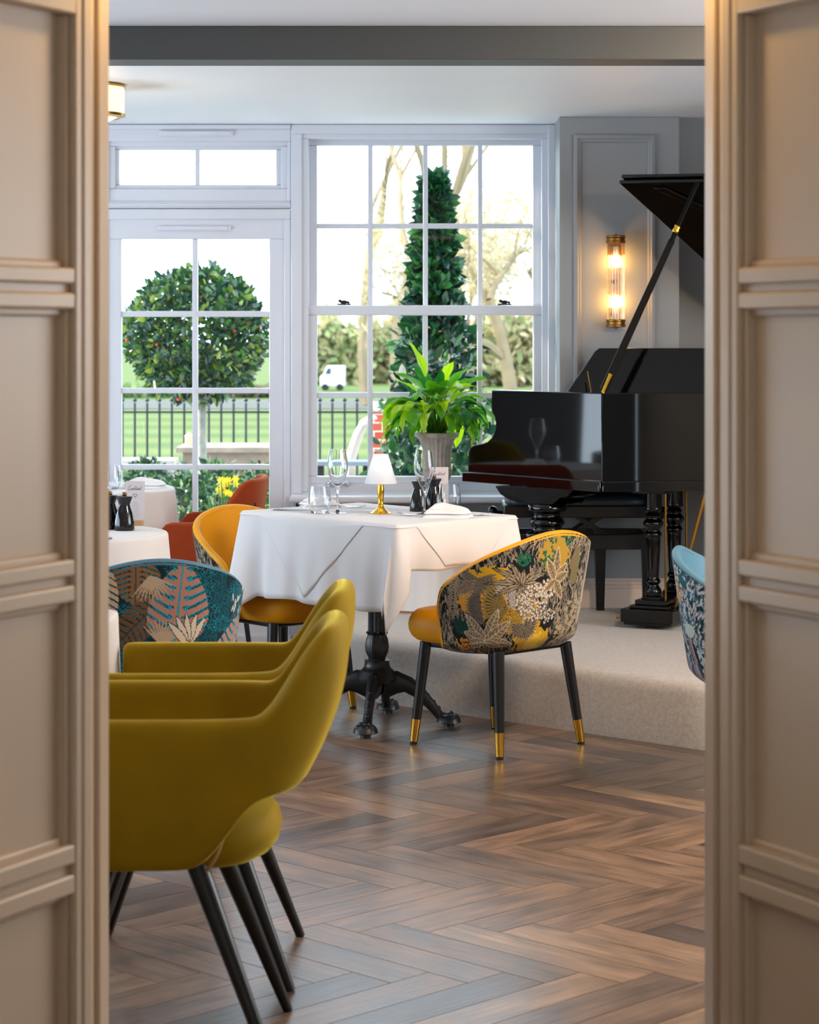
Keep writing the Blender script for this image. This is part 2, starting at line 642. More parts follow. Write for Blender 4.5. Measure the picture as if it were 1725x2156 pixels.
# partition with the doorway we look through
YD = 3.69
pt = MB()
pt.box(-3.5, -0.545, YD + 0.02, YD + 0.16, 0, CEIL)
pt.box(0.552, 3.5, YD + 0.02, YD + 0.16, 0, CEIL)
pt.box(-0.545, 0.552, YD + 0.02, YD + 0.16, 2.14, CEIL)
o = pt.build('wall_front', M['lobby'])
struct(o, 'beige partition wall around the open doorway', 'wall')


def jamb(name, xs, sgn, label):
    mb = MB()
    # xs: inner edge of the opening; the boards step outward
    mb.box(min(xs, xs - sgn * 0.012), max(xs, xs - sgn * 0.012), YD + 0.05, YD + 0.16, 0, 2.12)
    mb.box(min(xs - sgn * 0.010, xs - sgn * 0.026), max(xs - sgn * 0.010, xs - sgn * 0.026), YD + 0.001, YD + 0.155, 0, 2.12)
    mb.box(min(xs - sgn * 0.026, xs - sgn * 0.068), max(xs - sgn * 0.026, xs - sgn * 0.068), YD + 0.012, YD + 0.15, 0, 2.12)
    o = mb.build(name, M['cream'], bevel=0.004)
    struct(o, label, 'door frame')


jamb('trim_1', -0.5075, 1, 'beige door jamb on the left edge of the doorway')
jamb('trim_2', 0.4985, -1, 'beige door jamb on the right edge of the doorway')


def door_leaf(name, hinge, ang, flip, label):
    """Panelled leaf, local x runs from the hinge, the seen face is local y = 0 (looking to -y when flip is 1)."""
    r = thing(name, label, 'door', hinge, ang, kind='structure')
    H = 2.10

    def bx(mb, x0, x1, y0, y1, z0, z1):
        if flip > 0:
            mb.box(x0, x1, y0, y1, z0, z1)
        else:
            mb.box(x0, x1, -y1, -y0, z0, z1)
    m = MB()
    bx(m, 0.0, 0.50, 0.030, 0.05, 0.005, H)
    m.build('panel_board', M['cream'], r)
    f = MB()
    bx(f, 0.0, 0.024, 0.000, 0.05, 0.005, H)
    bx(f, 0.022, 0.042, 0.003, 0.05, 0.005, H)
    bx(f, 0.46, 0.50, 0.000, 0.05, 0.005, H)
    bx(f, 0.04, 0.46, 0.002, 0.05, 1.930, H)
    bx(f, 0.04, 0.46, 0.002, 0.05, 0.005, 0.15)
    f.build('stile_frame', M['cream'], r, bevel=0.004)
    for zt, zb in ((1.524, 1.457), (1.057, 0.988), (0.600, 0.520)):
        g = MB()
        h = (zt - zb)
        bx(g, 0.04, 0.46, 0.004, 0.05, zt - h * 0.40, zt)
        bx(g, 0.04, 0.46, 0.015, 0.05, zb + h * 0.3, zt - h * 0.3)
        bx(g, 0.04, 0.46, 0.004, 0.05, zb, zb + h * 0.40)
        bx(g, 0.04, 0.46, 0.022, 0.05, zt - 0.01, zt + 0.012)
        bx(g, 0.04, 0.46, 0.022, 0.05, zb - 0.012, zb + 0.01)
        g.build('rail', M['cream'], r, bevel=0.005, seg=3)
    # upright bead along the hinge stile
    e = MB()
    bx(e, 0.042, 0.052, 0.014, 0.05, 0.15, 1.93)
    e.build('bead', M['cream'], r, bevel=0.003)
    return r


door_leaf('door_2', (-0.5135, YD, 0), math.atan2(-0.89, -0.46), -1, 'beige panelled door leaf folded open on the left')
door_leaf('door_3', (0.5040, YD, 0), math.atan2(-0.89, 0.46), 1, 'beige panelled door leaf folded open on the right')
# lobby shell behind the camera
lb = MB()
lb.box(-2.4, -2.3, -0.4, YD + 0.02, 0, CEIL)
o = lb.build('wall_lobby_left', M['lobby'])
struct(o, 'beige lobby wall left of the viewer', 'wall')
o = MB().box(2.3, 2.4, -0.4, YD + 0.02, 0, CEIL).build('wall_lobby_right', M['lobby'])
struct(o, 'beige lobby wall right of the viewer', 'wall')
o = MB().box(-2.4, 2.4, -0.5, -0.4, 0, CEIL).build('wall_lobby_back', M['lobby'])
struct(o, 'beige lobby wall behind the viewer', 'wall')

# ------------------------------------------------------------------ joinery: transom, French door, sash window


def ring(mb, o, i, Y, d):
    """frame of boards between outer pixel box o and inner pixel box i"""
    mb.rect(o[0], o[1], o[2], i[1], Y, d)
    mb.rect(o[0], i[3], o[2], o[3], Y, d)
    mb.rect(o[0], i[1], i[0], i[3], Y, d)
    mb.rect(i[2], i[1], o[2], i[3], Y, d)
    return mb


def pane(px0, py0, px1, py1, Y, parent):
    return MB().rect(px0, py0, px1, py1, Y, 0.004).build('glass_pane', M['pane'], parent)


def trickle_vent(px0, px1, py0, py1, Y, parent):
    v = MB().rect(px0, py0, px1, py1, Y - 0.016, 0.016).build('trickle_vent', M['white_sill'], parent, bevel=0.004, seg=3)
    v2 = MB().rect(px0 + 6, py0 + 1.5, px1 - 6, py1 - 2.5, Y - 0.021, 0.006)
    v2.build('vent_flap', M['white'], v, bevel=0.002)
    k = (px0 * 0.28 + px1 * 0.72)
    MB().rect(k - 10, py0 + 3, k + 10, py1 - 4, Y - 0.024, 0.004).build('vent_slider', M['white_sill'], v, bevel=0.001)


# transom window
w1 = thing('window_1', 'white transom window with two panes above the French door', 'window', kind='structure')
m = MB()
ring(m, (214, 262, 612, 438), (229, 298, 605, 424), YW, 0.10)
m.rect(214, 262, 612, 272, YW - 0.012, 0.02)
m.rect(214, 428, 612, 434, YW - 0.010, 0.02)
m.build('outer_frame', M['white'], w1, bevel=0.004)
m = MB()
ring(m, (224, 294, 609, 428), (243, 308, 591, 397), YW + 0.012, 0.06)
ring(m, (241, 306, 593, 399), (251, 315, 581, 389), YW + 0.026, 0.05)
m.build('sash_frame', M['white'], w1, bevel=0.005)
MB().rect(411, 314, 420, 390, YW + 0.030, 0.03).build('muntin', M['white'], w1, bevel=0.004)
pane(251, 314, 582, 390, YW + 0.045, w1)
trickle_vent(334, 491, 275, 287, YW, w1)

# French door
d1 = thing('door_1', 'white glazed French door with small panes to the terrace', 'door', kind='structure')
m = MB()
ring(m, (214, 440, 612, 1358), (226, 462, 598, 1345), YW + 0.004, 0.10)
m.build('outer_frame', M['white'], d1, bevel=0.004)
m = MB()
ring(m, (222, 458, 602, 1340), (255, 503, 567, 1141), YW + 0.016, 0.055)
m.build('door_stile', M['white'], d1, bevel=0.004)
m = MB().rect(268, 1190, 555, 1300, YW + 0.010, 0.02)
m.build('kick_panel', M['white'], d1, bevel=0.006)
for y0, y1 in ((655, 667), (817, 828), (978, 989)):
    MB().rect(255, y0, 567, y1, YW + 0.026, 0.035).build('muntin', M['white'], d1, bevel=0.004)
MB().rect(405, 503, 416, 1142, YW + 0.024, 0.038).build('muntin', M['white'], d1, bevel=0.004)
pane(254, 502, 568, 1142, YW + 0.045, d1)
trickle_vent(331, 486, 475, 486, YW + 0.016, d1)
MB().rect(214, 1338, 614, 1356, YW - 0.03, 0.12).build('threshold', M['white_sill'], d1, bevel=0.004)

# sash window
w2 = thing('window_2', 'tall white sash window with small panes behind the potted plant', 'window', kind='structure')
m = MB()
ring(m, (613, 262, 1169, 1046), (636, 282, 1154, 1040), YW - 0.004, 0.11)
ring(m, (630, 278, 1158, 1043), (650, 292, 1141, 1036), YW + 0.008, 0.10)
m.build('outer_frame', M['white'], w2, bevel=0.004)
m = MB()
ring(m, (640, 282, 1152, 660), (668, 306, 1122, 645), YW + 0.075, 0.045)
m.build('upper_sash', M['white'], w2, bevel=0.005)
m = MB()
ring(m, (646, 643, 1145, 1040), (668, 664, 1123, 1003), YW + 0.026, 0.045)
m.rect(655, 1012, 1137, 1018, YW + 0.022, 0.01)
m.build('lower_sash', M['white'], w2, bevel=0.005)
for x0, x1 in ((775, 785), (891, 901), (1006, 1016)):
    MB().rect(x0, 305, x1, 646, YW + 0.085, 0.03).build('muntin', M['white'], w2, bevel=0.004)
    MB().rect(x0 - 1, 663, x1, 1004, YW + 0.036, 0.03).build('muntin', M['white'], w2, bevel=0.004)
MB().rect(668, 470.5, 1122, 481, YW + 0.0875, 0.025).build('muntin', M['white'], w2, bevel=0.004)
MB().rect(668, 826, 1123, 838, YW + 0.0385, 0.025).build('muntin', M['white'], w2, bevel=0.004)
pane(667, 304, 1123, 647, YW + 0.10, w2)
pane(667, 662, 1124, 1005, YW + 0.05, w2)
for px in (724, 1062):
    c = P(px, 642, YW + 0.05)
    k = MB().box(c.x - 0.030, c.x + 0.032, c.y - 0.02, c.y + 0.02, c.z - 0.001, c.z + 0.006)
    k.lathe([(0.013, 0.0), (0.013, 0.012), (0.009, 0.016)], (c.x, c.y, c.z + 0.005), 14)
    k.tube([(c.x - 0.018, c.y - 0.008, c.z + 0.014), (c.x + 0.004, c.y - 0.012, c.z + 0.016), (c.x + 0.026, c.y - 0.008, c.z + 0.010)], [0.006, 0.005, 0.006], 8)
    k.ball((c.x - 0.017, c.y - 0.008, c.z + 0.018), 0.008, 10, 6)
    f = k.build('sash_fastener', M['black_metal'], w2, bevel=0.001)
    f['label'] = 'dark metal sash fastener'
for px in (713, 1075):
    c = P(px, 1018, YW + 0.026)
    k = MB()
    for s in (-1, 1):
        k.ball((c.x + s * 0.037, c.y - 0.006, c.z), 0.016, 14, 8, 1, 0.55, 0.8)
    k.tube([(c.x - 0.036, c.y - 0.010, c.z), (c.x - 0.02, c.y - 0.028, c.z - 0.002), (c.x, c.y - 0.033, c.z - 0.003), (c.x + 0.02, c.y - 0.028, c.z - 0.002), (c.x + 0.036, c.y - 0.010, c.z)], 0.006, 10)
    f = k.build('sash_lift', M['chrome'], w2)
    f['label'] = 'chrome sash lift'
m = MB().rect(610, 1045, 1168, 1060, YW - 0.125, 0.22)
o = m.build('window_sill', M['white_sill'], w2, bevel=0.012, seg=4)
# dividing post between door and sash
o = MB().box(-0.5345, -0.5115, YW - 0.001, YW + 0.12, 0.0, CEIL - 0.002).build('trim_3', M['white'], bevel=0.003)
struct(o, 'white post between the French door and the sash window', 'trim')
o = MB().rect(1155, 262, 1170, 1046, YW - 0.02, 0.03)
o = o.build('trim_4', M['white'], bevel=0.003)
struct(o, 'white edge board between sash window and grey pier', 'trim')

# ------------------------------------------------------------------ carpeted stage
SZ = 0.225
sp = [(-0.167, 8.79), (0.997, 7.745), (3.49, 7.62), (3.49, 10.05), (1.174, 10.05), (1.174, 9.895), (0.64, 9.895), (0.64, YW + 0.01), (-0.53, YW - 0.01)]


def round_stage():
    # outline inset rows give the soft carpet nose along the open edges
    rows = []
    prof = [(0.0, 0.0), (0.0, SZ - 0.05), (0.008, SZ - 0.026), (0.020, SZ - 0.011), (0.038, SZ - 0.003), (0.065, SZ)]
    pts = []
    n = len(sp)
    dens = []
    for i in range(n):
        a, b = Vector(sp[i]), Vector(sp[(i + 1) % n])
        k = max(1, int((b - a).length / 0.08))
        for j in range(k):
            dens.append((a.lerp(b, j / k), i, j / k))
    def inset(p, i, t, d):
        a, b = Vector(sp[i]), Vector(sp[(i + 1) % n])
        nrm = Vector((-(b - a).y, (b - a).x)).normalized()
        open_edge = i in (0, 1, 8)
        q = p + nrm * (d if open_edge else 0)
        if t == 0:
            c, e = Vector(sp[i - 1]), a
            nr2 = Vector((-(e - c).y, (e - c).x)).normalized()
            if (i - 1) % n in (0, 1, 8):
                if open_edge:
                    q = p + (nrm + nr2).normalized() * d / max(0.5, (nrm + nr2).normalized().dot(nrm))
                else:
                    q = p + nr2 * d
        return q
    for d, z in prof:
        rows.append([Vector((*inset(p, i, t, d), z)) for p, i, t in dens])
    mb = MB().grid(rows, True)
    nv = len(rows[0])
    base = (len(prof) - 1) * nv
    mb.f.append(tuple(range(base, base + nv)))
    return mb


o = round_stage().build('carpeted_stage', M['carpet'], smooth=50)
tag(o, 'low stage covered in beige carpet under the grand piano', 'stage', kind='structure')

# ================================================================== woven fabrics, painted leaf by leaf
class Canvas:
    def __init__(self, q0, q1, z0, z1, res, bg, seed):
        self.q0, self.q1, self.z0, self.z1, self.res = q0, q1, z0, z1, res
        self.W, self.H = int((q1 - q0) / res), int((z1 - z0) / res)
        self.q, self.z = np.meshgrid(q0 + (np.arange(self.W) + .5) * res, z0 + (np.arange(self.H) + .5) * res)
        self.c = np.empty((self.H, self.W, 3))
        self.c[:] = bg
        self.r = np.random.default_rng(seed)

    def noise(self, cell):
        """smooth value noise in 0..1 with the given cell size in metres"""
        nx, ny = int((self.q1 - self.q0) / cell) + 3, int((self.z1 - self.z0) / cell) + 3
        g = self.r.random((ny, nx))
        x, y = (self.q - self.q0) / cell, (self.z - self.z0) / cell
        i, j = x.astype(int), y.astype(int)
        u, v = x - i, y - j
        u, v = u * u * (3 - 2 * u), v * v * (3 - 2 * v)
        return (g[j, i] * (1 - u) + g[j, i + 1] * u) * (1 - v) + (g[j + 1, i] * (1 - u) + g[j + 1, i + 1] * u) * v

    def put(self, m, col):
        self.c[m] = col

    def blob(self, q, z, rq, rz, col, rag=0.3, cell=0.02):
        d = np.hypot((self.q - q) / rq, (self.z - z) / rz) + (self.noise(cell) - .5) * rag * 2
        self.put(d < 1, col)

    def local(self, q, z, ang):
        dq, dz = self.q - q, self.z - z
        return dq * math.cos(ang) + dz * math.sin(ang), -dq * math.sin(ang) + dz * math.cos(ang)

    def leaf(self, q, z, ang, L, w, fill, edge=None, vein=None, nv=9, bend=0.0, et=0.0025, vt=0.22):
        x, y = self.local(q, z, ang)
        t = x / L
        y = y - bend * L * np.clip(t, 0, 1) ** 2
        prof = w * np.sin(np.pi * np.clip(t, 0, 1) ** 0.75) ** 0.7
        ins = (t > 0) & (t < 1) & (np.abs(y) < prof)
        self.put(ins, fill)
        if vein is not None:
            st = ((t * nv - np.abs(y) / w * 1.1) % 1.0)
            self.put(ins & (st < vt), vein)
            self.put(ins & (np.abs(y) < 0.0016), vein)
        if edge is not None:
            self.put(ins & (np.abs(y) > prof - et), edge)

    def fan(self, q, z, rad, a0, a1, c1, c2, n=19):
        dq, dz = self.q - q, self.z - z
        r, a = np.hypot(dq, dz), np.arctan2(dz, dq)
        a = np.where(a < a0 - 0.001, a + 2 * np.pi, a)
        t = (a - a0) / (a1 - a0) * n
        tri = np.abs((t % 1) - .5) * 2
        ins = (a >= a0) & (a <= a1) & (r < rad * (1.0 - 0.30 * tri))
        self.put(ins, c1)
        self.put(ins & (tri > 0.50), c2)
        self.put(ins & (tri > 0.86), BLACK)

    def strokes(self, mask_fn, n, L, w, cols, ang=1.57, spread=0.5, bend=0.1):
        for _ in range(n):
            q, z = self.r.uniform(self.q0, self.q1), self.r.uniform(self.z0, self.z1)
            if not mask_fn(q, z):
                continue
            k = self.r.integers(len(cols))
            self._small(q, z, ang + self.r.normal() * spread, L * self.r.uniform(.7, 1.3), w * self.r.uniform(.8, 1.2), cols[k])

    def _small(self, q, z, ang, L, w, col):
        i0, i1 = max(0, int((q - L - self.q0) / self.res)), min(self.W, int((q + L - self.q0) / self.res) + 1)
        j0, j1 = max(0, int((z - L - self.z0) / self.res)), min(self.H, int((z + L - self.z0) / self.res) + 1)
        if i1 <= i0 or j1 <= j0:
            return
        dq, dz = self.q[j0:j1, i0:i1] - q, self.z[j0:j1, i0:i1] - z
        x = dq * math.cos(ang) + dz * math.sin(ang)
        y = -dq * math.sin(ang) + dz * math.cos(ang)
        t = np.clip(x / L, 0, 1)
        ins = (x > 0) & (x < L) & (np.abs(y) < w * np.sin(np.pi * t) ** .6)
        self.c[j0:j1, i0:i1][ins] = col

    def dots(self, q, z, rq, rz, n, rad, col, ring=None):
        for _ in range(n):
            a, r = self.r.uniform(0, 6.28), math.sqrt(self.r.random())
            cq, cz = q + rq * r * math.cos(a), z + rz * r * math.sin(a)
            if ring is not None:
                self._small(cq - rad * 1.35, cz, 0, rad * 2.7, rad * 1.35, ring)
            self._small(cq - rad, cz, self.r.uniform(-.4, .4), rad * 2, rad, col)

    def sample(self, q, z):
        i = np.clip(((q - self.q0) / self.res).astype(int), 0, self.W - 1)
        j = np.clip(((z - self.z0) / self.res).astype(int), 0, self.H - 1)
        return self.c[j, i]


def L3(*rgb):
    return np.array(lin(rgb))


BLACK, TAUPE, GOLD, OCHRE, SILVER = L3(22, 22, 26), L3(150, 132, 106), L3(205, 158, 28), L3(214, 148, 52), L3(196, 186, 180)
GREYL, TAN, GREEN, DGREEN, CREAM = L3(112, 104, 92), L3(206, 172, 128), L3(34, 110, 76), L3(14, 52, 44), L3(222, 208, 190)


def jungle_canvas():
    k = Canvas(-0.56, 0.56, 0.30, 0.80, 0.0014, BLACK, 3)

    def pq(px, py):                       # photograph position on the near chair -> cloth coordinates
        return (px - 1181) / 590, 0.745 - (py - 1118) / 615
    k.strokes(lambda q, z: True, 5200, 0.026, 0.0022, [TAUPE, GREYL, L3(120, 112, 96), L3(170, 154, 128)], 1.5, 0.45)
    for (px, py, rx, ry, col) in ((1030, 1225, 62, 42, GOLD), (1000, 1250, 50, 34, OCHRE), (1125, 1335, 52, 34, GOLD), (1168, 1160, 44, 34, L3(176, 138, 48)),
                                  (1090, 1262, 44, 26, GOLD), (1240, 1190, 14, 40, L3(120, 105, 70))):
        q, z = pq(px, py)
        k.blob(q, z, rx / 590, ry / 615, col, 0.28, 0.012)
    q, z = pq(985, 1235)
    k.blob(q, z, .05, .018, L3(230, 170, 90), 0.5, 0.01)
    q, z = pq(1130, 1340)
    k.blob(q, z, .045, .03, L3(226, 186, 60), 0.4, 0.01)
    for (px, py) in ((1165, 1300), (1085, 1190), (1200, 1345), (1145, 1225), (945, 1325), (1022, 1310)):
        q, z = pq(px, py)
        k.blob(q, z, .035, .03, BLACK, 0.3, 0.012)
    # fan palms
    for (px, py, r, a0, a1, c1, c2) in ((1000, 1205, 40, 2.6, 6.6, L3(120, 106, 88), GREYL), (962, 1212, 36, 2.7, 6.4, L3(160, 136, 108), L3(96, 84, 72)),
                                        (1058, 1262, 62, 2.0, 5.0, L3(150, 128, 60), L3(110, 96, 76)), (1060, 1262, 54, -1.2, 1.9, SILVER, L3(140, 132, 130)),
                                        (1062, 1265, 58, 4.1, 5.9, L3(196, 156, 40), L3(120, 100, 66)), (1098, 1300, 42, 3.2, 6.9, L3(140, 124, 106), L3(70, 66, 64)),
                                        (1065, 1232, 34, 0.2, 3.3, SILVER, L3(150, 142, 140)), (1005, 1265, 40, 1.6, 4.9, GREYL, L3(84, 78, 72))):
        q, z = pq(px, py)
        k.fan(q, z, r / 600, a0, a1, c1, c2)
    # green sprigs
    for (px, py, n) in ((1090, 1166, 34), (1142, 1168, 14), (1164, 1165, 14), (1205, 1130, 16), (1160, 1132, 10)):
        q, z = pq(px, py)
        k.dots(q, z, 0.024, 0.022, n, 0.0042, GREEN, DGREEN)
    q, z = pq(952, 1312)
    for a in (0.4, 1.0, 1.6, 2.2):
        k.leaf(q, z - .02, a, 0.06, 0.016, DGREEN, None, L3(30, 80, 64), 7)
    # fern at the arm end
    for i in range(14):
        q, z = pq(928 + i * 1.2, 1290 - i * 6)
        for s in (0.35, 2.6):
            k._small(q, z, s, 0.026, 0.0032, TAUPE)
    # bromeliad with drooping straps
    q, z = pq(1088, 1222)
    for (a, Lr, bd) in ((2.75, .125, .35), (2.35, .120, .25), (3.15, .10, .35), (1.95, .095, .12), (0.95, .085, -.15), (0.62, .110, -.25), (0.25, .105, -.35), (-0.25, .075, -.3), (1.5, .06, 0)):
        k.leaf(q, z, a, Lr, 0.012, L3(166, 146, 116), L3(40, 36, 34), L3(96, 84, 70), 3, bd)
    k.leaf(q - 0.004, z + 0.005, -1.75, 0.085, 0.011, L3(170, 150, 120), L3(60, 52, 46), L3(100, 88, 72), 3)
    # creamy berries
    q, z = pq(1118, 1258)
    k.dots(q, z, 0.070, 0.060, 190, 0.0052, L3(214, 200, 184), L3(96, 82, 58))
    q, z = pq(1160, 1232)
    k.dots(q, z, 0.05, 0.03, 60, 0.005, CREAM, L3(110, 96, 70))
    q, z = pq(1166, 1290)
    k.dots(q, z, 0.045, 0.02, 34, 0.006, L3(200, 186, 168), BLACK)
    # tan plant
    q, z = pq(1178, 1216)
    for (a, Lr, w) in ((1.50, .115, .019), (2.10, .095, .019), (0.72, .080, .018), (0.28, .072, .018), (-0.95, .082, .019), (-2.6, .06, .015)):
        k.leaf(q, z, a, Lr, w, L3(150, 130, 100), TAN, L3(90, 78, 62), 7, 0.05, 0.0042)
    # large grey-brown plant at the lower left
    q, z = pq(1010, 1338)
    for (a, Lr, w, bd) in ((1.05, .125, .020, .1), (0.55, .120, .021, .12), (2.35, .115, .024, -.12), (2.85, .090, .022, -.05), (3.25, .100, .018, .1), (0.02, .105, .017, -.1), (-0.25, .06, .014, 0)):
        k.leaf(q, z, a, Lr, w, L3(122, 108, 86), L3(190, 176, 152), L3(196, 182, 160), 8, bd, 0.003, 0.16)
    # florets with orange hearts, lower right
    for _ in range(70):
        q, z = k.r.uniform(0.015, 0.26), k.r.uniform(0.36, 0.52)
        if q < 0.06 and z > 0.47:
            continue
        for a in (0.3, 0.9, 1.57, 2.2, 2.8):
            k._small(q, z, a, 0.012, 0.0026, L3(164, 150, 126))
        k._small(q, z - .002, -1.57, 0.011, 0.0022, OCHRE)
    q, z = pq(955, 1345)
    k.dots(q, z, 0.04, 0.02, 46, 0.005, OCHRE, BLACK)
    # repeat towards the far arm: pale plumes
    for i in range(26):
        q, z = 0.12 + 0.004 * i * .3, 0.42 + 0.012 * i
        k._small(q + .06, z, 1.1, 0.03, 0.004, SILVER)
        k._small(q + .06, z, 2.1, 0.03, 0.004, TAUPE)
    for (q, z) in ((0.33, .48), (0.42, .40)):
        for a in (0.3, 0.9, 1.6, 2.3, 2.9):
            k.leaf(q, z, a, 0.09, 0.017, L3(122, 108, 86), L3(190, 176, 152), L3(196, 182, 160), 8)
    return k


TEAL, TURQ, PINK, BROWNL, BEIGE = L3(14, 62, 74), L3(26, 150, 176), L3(178, 128, 112), L3(140, 98, 60), L3(206, 178, 148)


def tropic_canvas():
    k = Canvas(-0.56, 0.56, 0.30, 0.80, 0.0014, L3(16, 44, 52), 8)
    sp_ = k.r.random(k.q.shape)
    k.put((k.noise(0.03) > 0.35) & (sp_ > 0.55), L3(16, 96, 112))
    k.put((k.noise(0.05) > 0.5) & (sp_ > 0.75), L3(24, 140, 160))
    # edges of the back: pale and blue feathering with beige beads
    for sg in (-1, 1):
        k.strokes(lambda q, z: sg * q > 0.27 + 0.05 * math.sin(z * 40), 2600, 0.022, 0.003, [L3(196, 200, 204), L3(120, 146, 160), L3(60, 92, 108), L3(214, 206, 198), L3(40, 60, 72)], 1.2, 0.5)
        k.dots(sg * 0.40, 0.62, 0.05, 0.055, 46, 0.009, L3(214, 184, 156), L3(70, 60, 58))
        k.blob(sg * 0.39, 0.55, 0.022, 0.03, L3(10, 104, 120), 0.4)
        # pale crested bird with a dark wing
        k.blob(sg * 0.425, 0.535, 0.030, 0.022, L3(188, 208, 192), 0.05)
        for i in range(5):
            k.leaf(sg * (0.395 + .008 * i), 0.525 - .004 * i, -1.2 * sg - (PI if sg < 0 else 0) * 0, 0.10, 0.007, [L3(40, 52, 66), L3(150, 128, 130), L3(70, 128, 138), L3(196, 150, 144), L3(34, 40, 52)][i], None, None)
        k.dots(sg * 0.41, 0.525, 0.008, 0.004, 2, 0.005, L3(200, 110, 104))

    def monstera(q, z, ang, L, w, fill, vein, edge):
        x, y = k.local(q, z, ang)
        t = x / L
        prof = w * np.sin(np.pi * np.clip(t, 0, 1) ** 0.62) ** 0.6
        ins = (t > 0) & (t < 1) & (np.abs(y) < prof)
        st = ((t * 8 - (np.abs(y) / w) ** 1.3 * 1.6) % 1.0)
        cut = (st < 0.30) & (np.abs(y) > 0.32 * w) & (np.abs(y) < 1.2 * w)
        hole = (st > 0.3) & (st < 0.55) & (np.abs(y) > .14 * w) & (np.abs(y) < .30 * w)
        body = ins & ~cut & ~hole
        k.put(body, fill)
        k.put(ins & (cut | hole) & (sp_ > 0.45), TURQ * 0.75)
        rim = ins & ~cut & (st < 0.40) & (np.abs(y) > 0.2 * w)
        k.put(rim, edge)
        k.put(ins & (np.abs(y) < 0.003), vein)

    def pq(px, py):
        return (px - 352) / 640, 0.745 - (py - 1178) / 690
    # tan monstera, banana leaves, brown frond
    q, z = pq(308, 1180)
    monstera(q, z, -1.6, 0.125, 0.075, BROWNL, L3(60, 80, 84), L3(70, 52, 40))
    for (px, py, a, fill) in ((226, 1330, 1.35, BEIGE), (262, 1350, 0.75, L3(112, 78, 52)), (150, 1300, 1.2, PINK)):
        q, z = pq(px, py)
        x, y = k.local(q, z, a)
        L, w = 0.21, 0.052
        t = x / L
        prof = w * np.sin(np.pi * np.clip(t, 0, 1) ** 0.8) ** 0.5
        st = ((t * 11 + np.abs(y) / w * 0.9) % 1.0)
        ins = (t > 0) & (t < 1) & (np.abs(y) < prof)
        k.put(ins & (st < 0.72), fill)
        k.put(ins & (np.abs(y) < 0.002), L3(40, 60, 64))
    q, z = pq(388, 1345)
    monstera(q, z, 1.5, 0.235, 0.098, PINK, TURQ, TURQ)
    # fine line palms and pale feather at the lower right
    for (px, py, a0) in ((360, 1350, 1.7), (335, 1205, 5.2)):
        q, z = pq(px, py)
        for i in range(12):
            k.leaf(q, z, a0 - 1.2 + i * 0.17, 0.085, 0.0032, L3(186, 164, 138), None, None)
    q, z = pq(415, 1352)
    for i in range(5):
        k.leaf(q, z, 0.9 + i * 0.33, 0.10, 0.013, L3(220, 204, 182), L3(40, 50, 54), None, 6, 0.1)
    for (q, z, a) in ((0.24, .38, 1.2), (-0.34, .40, 1.7), (0.5, .4, 1.5)):
        monstera(q, z, a, 0.2, 0.08, PINK, TURQ, TURQ)
    return k


def feather_canvas():
    k = Canvas(-0.56, 0.56, 0.30, 0.80, 0.0014, L3(30, 56, 68), 15)
    k.put(k.noise(0.04) > 0.62, L3(12, 98, 116))
    k.strokes(lambda q, z: True, 7500, 0.020, 0.0030, [L3(200, 204, 208), L3(150, 168, 178), L3(84, 112, 126), L3(218, 208, 200), L3(46, 66, 78)], 1.1, 0.5)
    for sg in (-1, 1):
        for (q, z, rq, rz) in ((.10, .60, .035, .03), (.13, .53, .03, .03), (.20, .66, .03, .02)):
            k.blob(sg * q, z, rq, rz, L3(10, 100, 116), 0.4)
        k.dots(sg * 0.15, 0.64, 0.055, 0.04, 40, 0.009, L3(222, 192, 162), L3(70, 60, 58))
        k.blob(sg * 0.21, 0.515, 0.030, 0.022, L3(192, 212, 196), 0.05)
        for i, c in enumerate((L3(40, 52, 66), L3(170, 138, 138), L3(70, 128, 138), L3(206, 156, 150), L3(34, 40, 52))):
            k.leaf(sg * (0.185 + .008 * i), 0.505 - .004 * i, -1.57 + 0.35 * sg, 0.11, 0.007, c, None, None)
        for i in range(9):
            k.leaf(sg * (0.10 + .02 * i), 0.36, 1.57 + 0.1 * (i - 4), 0.07, 0.008, (L3(120, 150, 170), L3(190, 150, 150), L3(60, 84, 100))[i % 3], None, None)
    return k


# ================================================================== tub chairs
PHI = R(98)
PHI_TALL = R(112)


def tub_point(phi, v, off=0.0, tall=False):
    a = abs(phi) / (PHI_TALL if tall else PHI)
    zt = 0.545 + 0.200 * math.sin((1 - a) * PI / 2) ** 1.15
    if tall:
        zt = 0.600 + 0.165 * (1 - smooth(0.34, 0.62, a))
    if a > 0.92:
        zt -= 0.055 * ((a - 0.92) / 0.08) ** 2
    zb = 0.343 + 0.008 * math.cos(phi * 2)
    z = zb + v * (zt - zb)
    h = max(0.0, (z - zb) / 0.40)
    rs = 0.236 + 0.062 * h ** 0.85
    if v < 0.14:
        rs -= 0.040 * (1 - v / 0.14) ** 2
    rs -= off
    x, y = math.sin(phi), math.cos(phi)
    n = 2.9
    r = rs / (abs(x) ** n + abs(y) ** n) ** (1 / n)
    return Vector((r * x, r * y * 0.97, z))


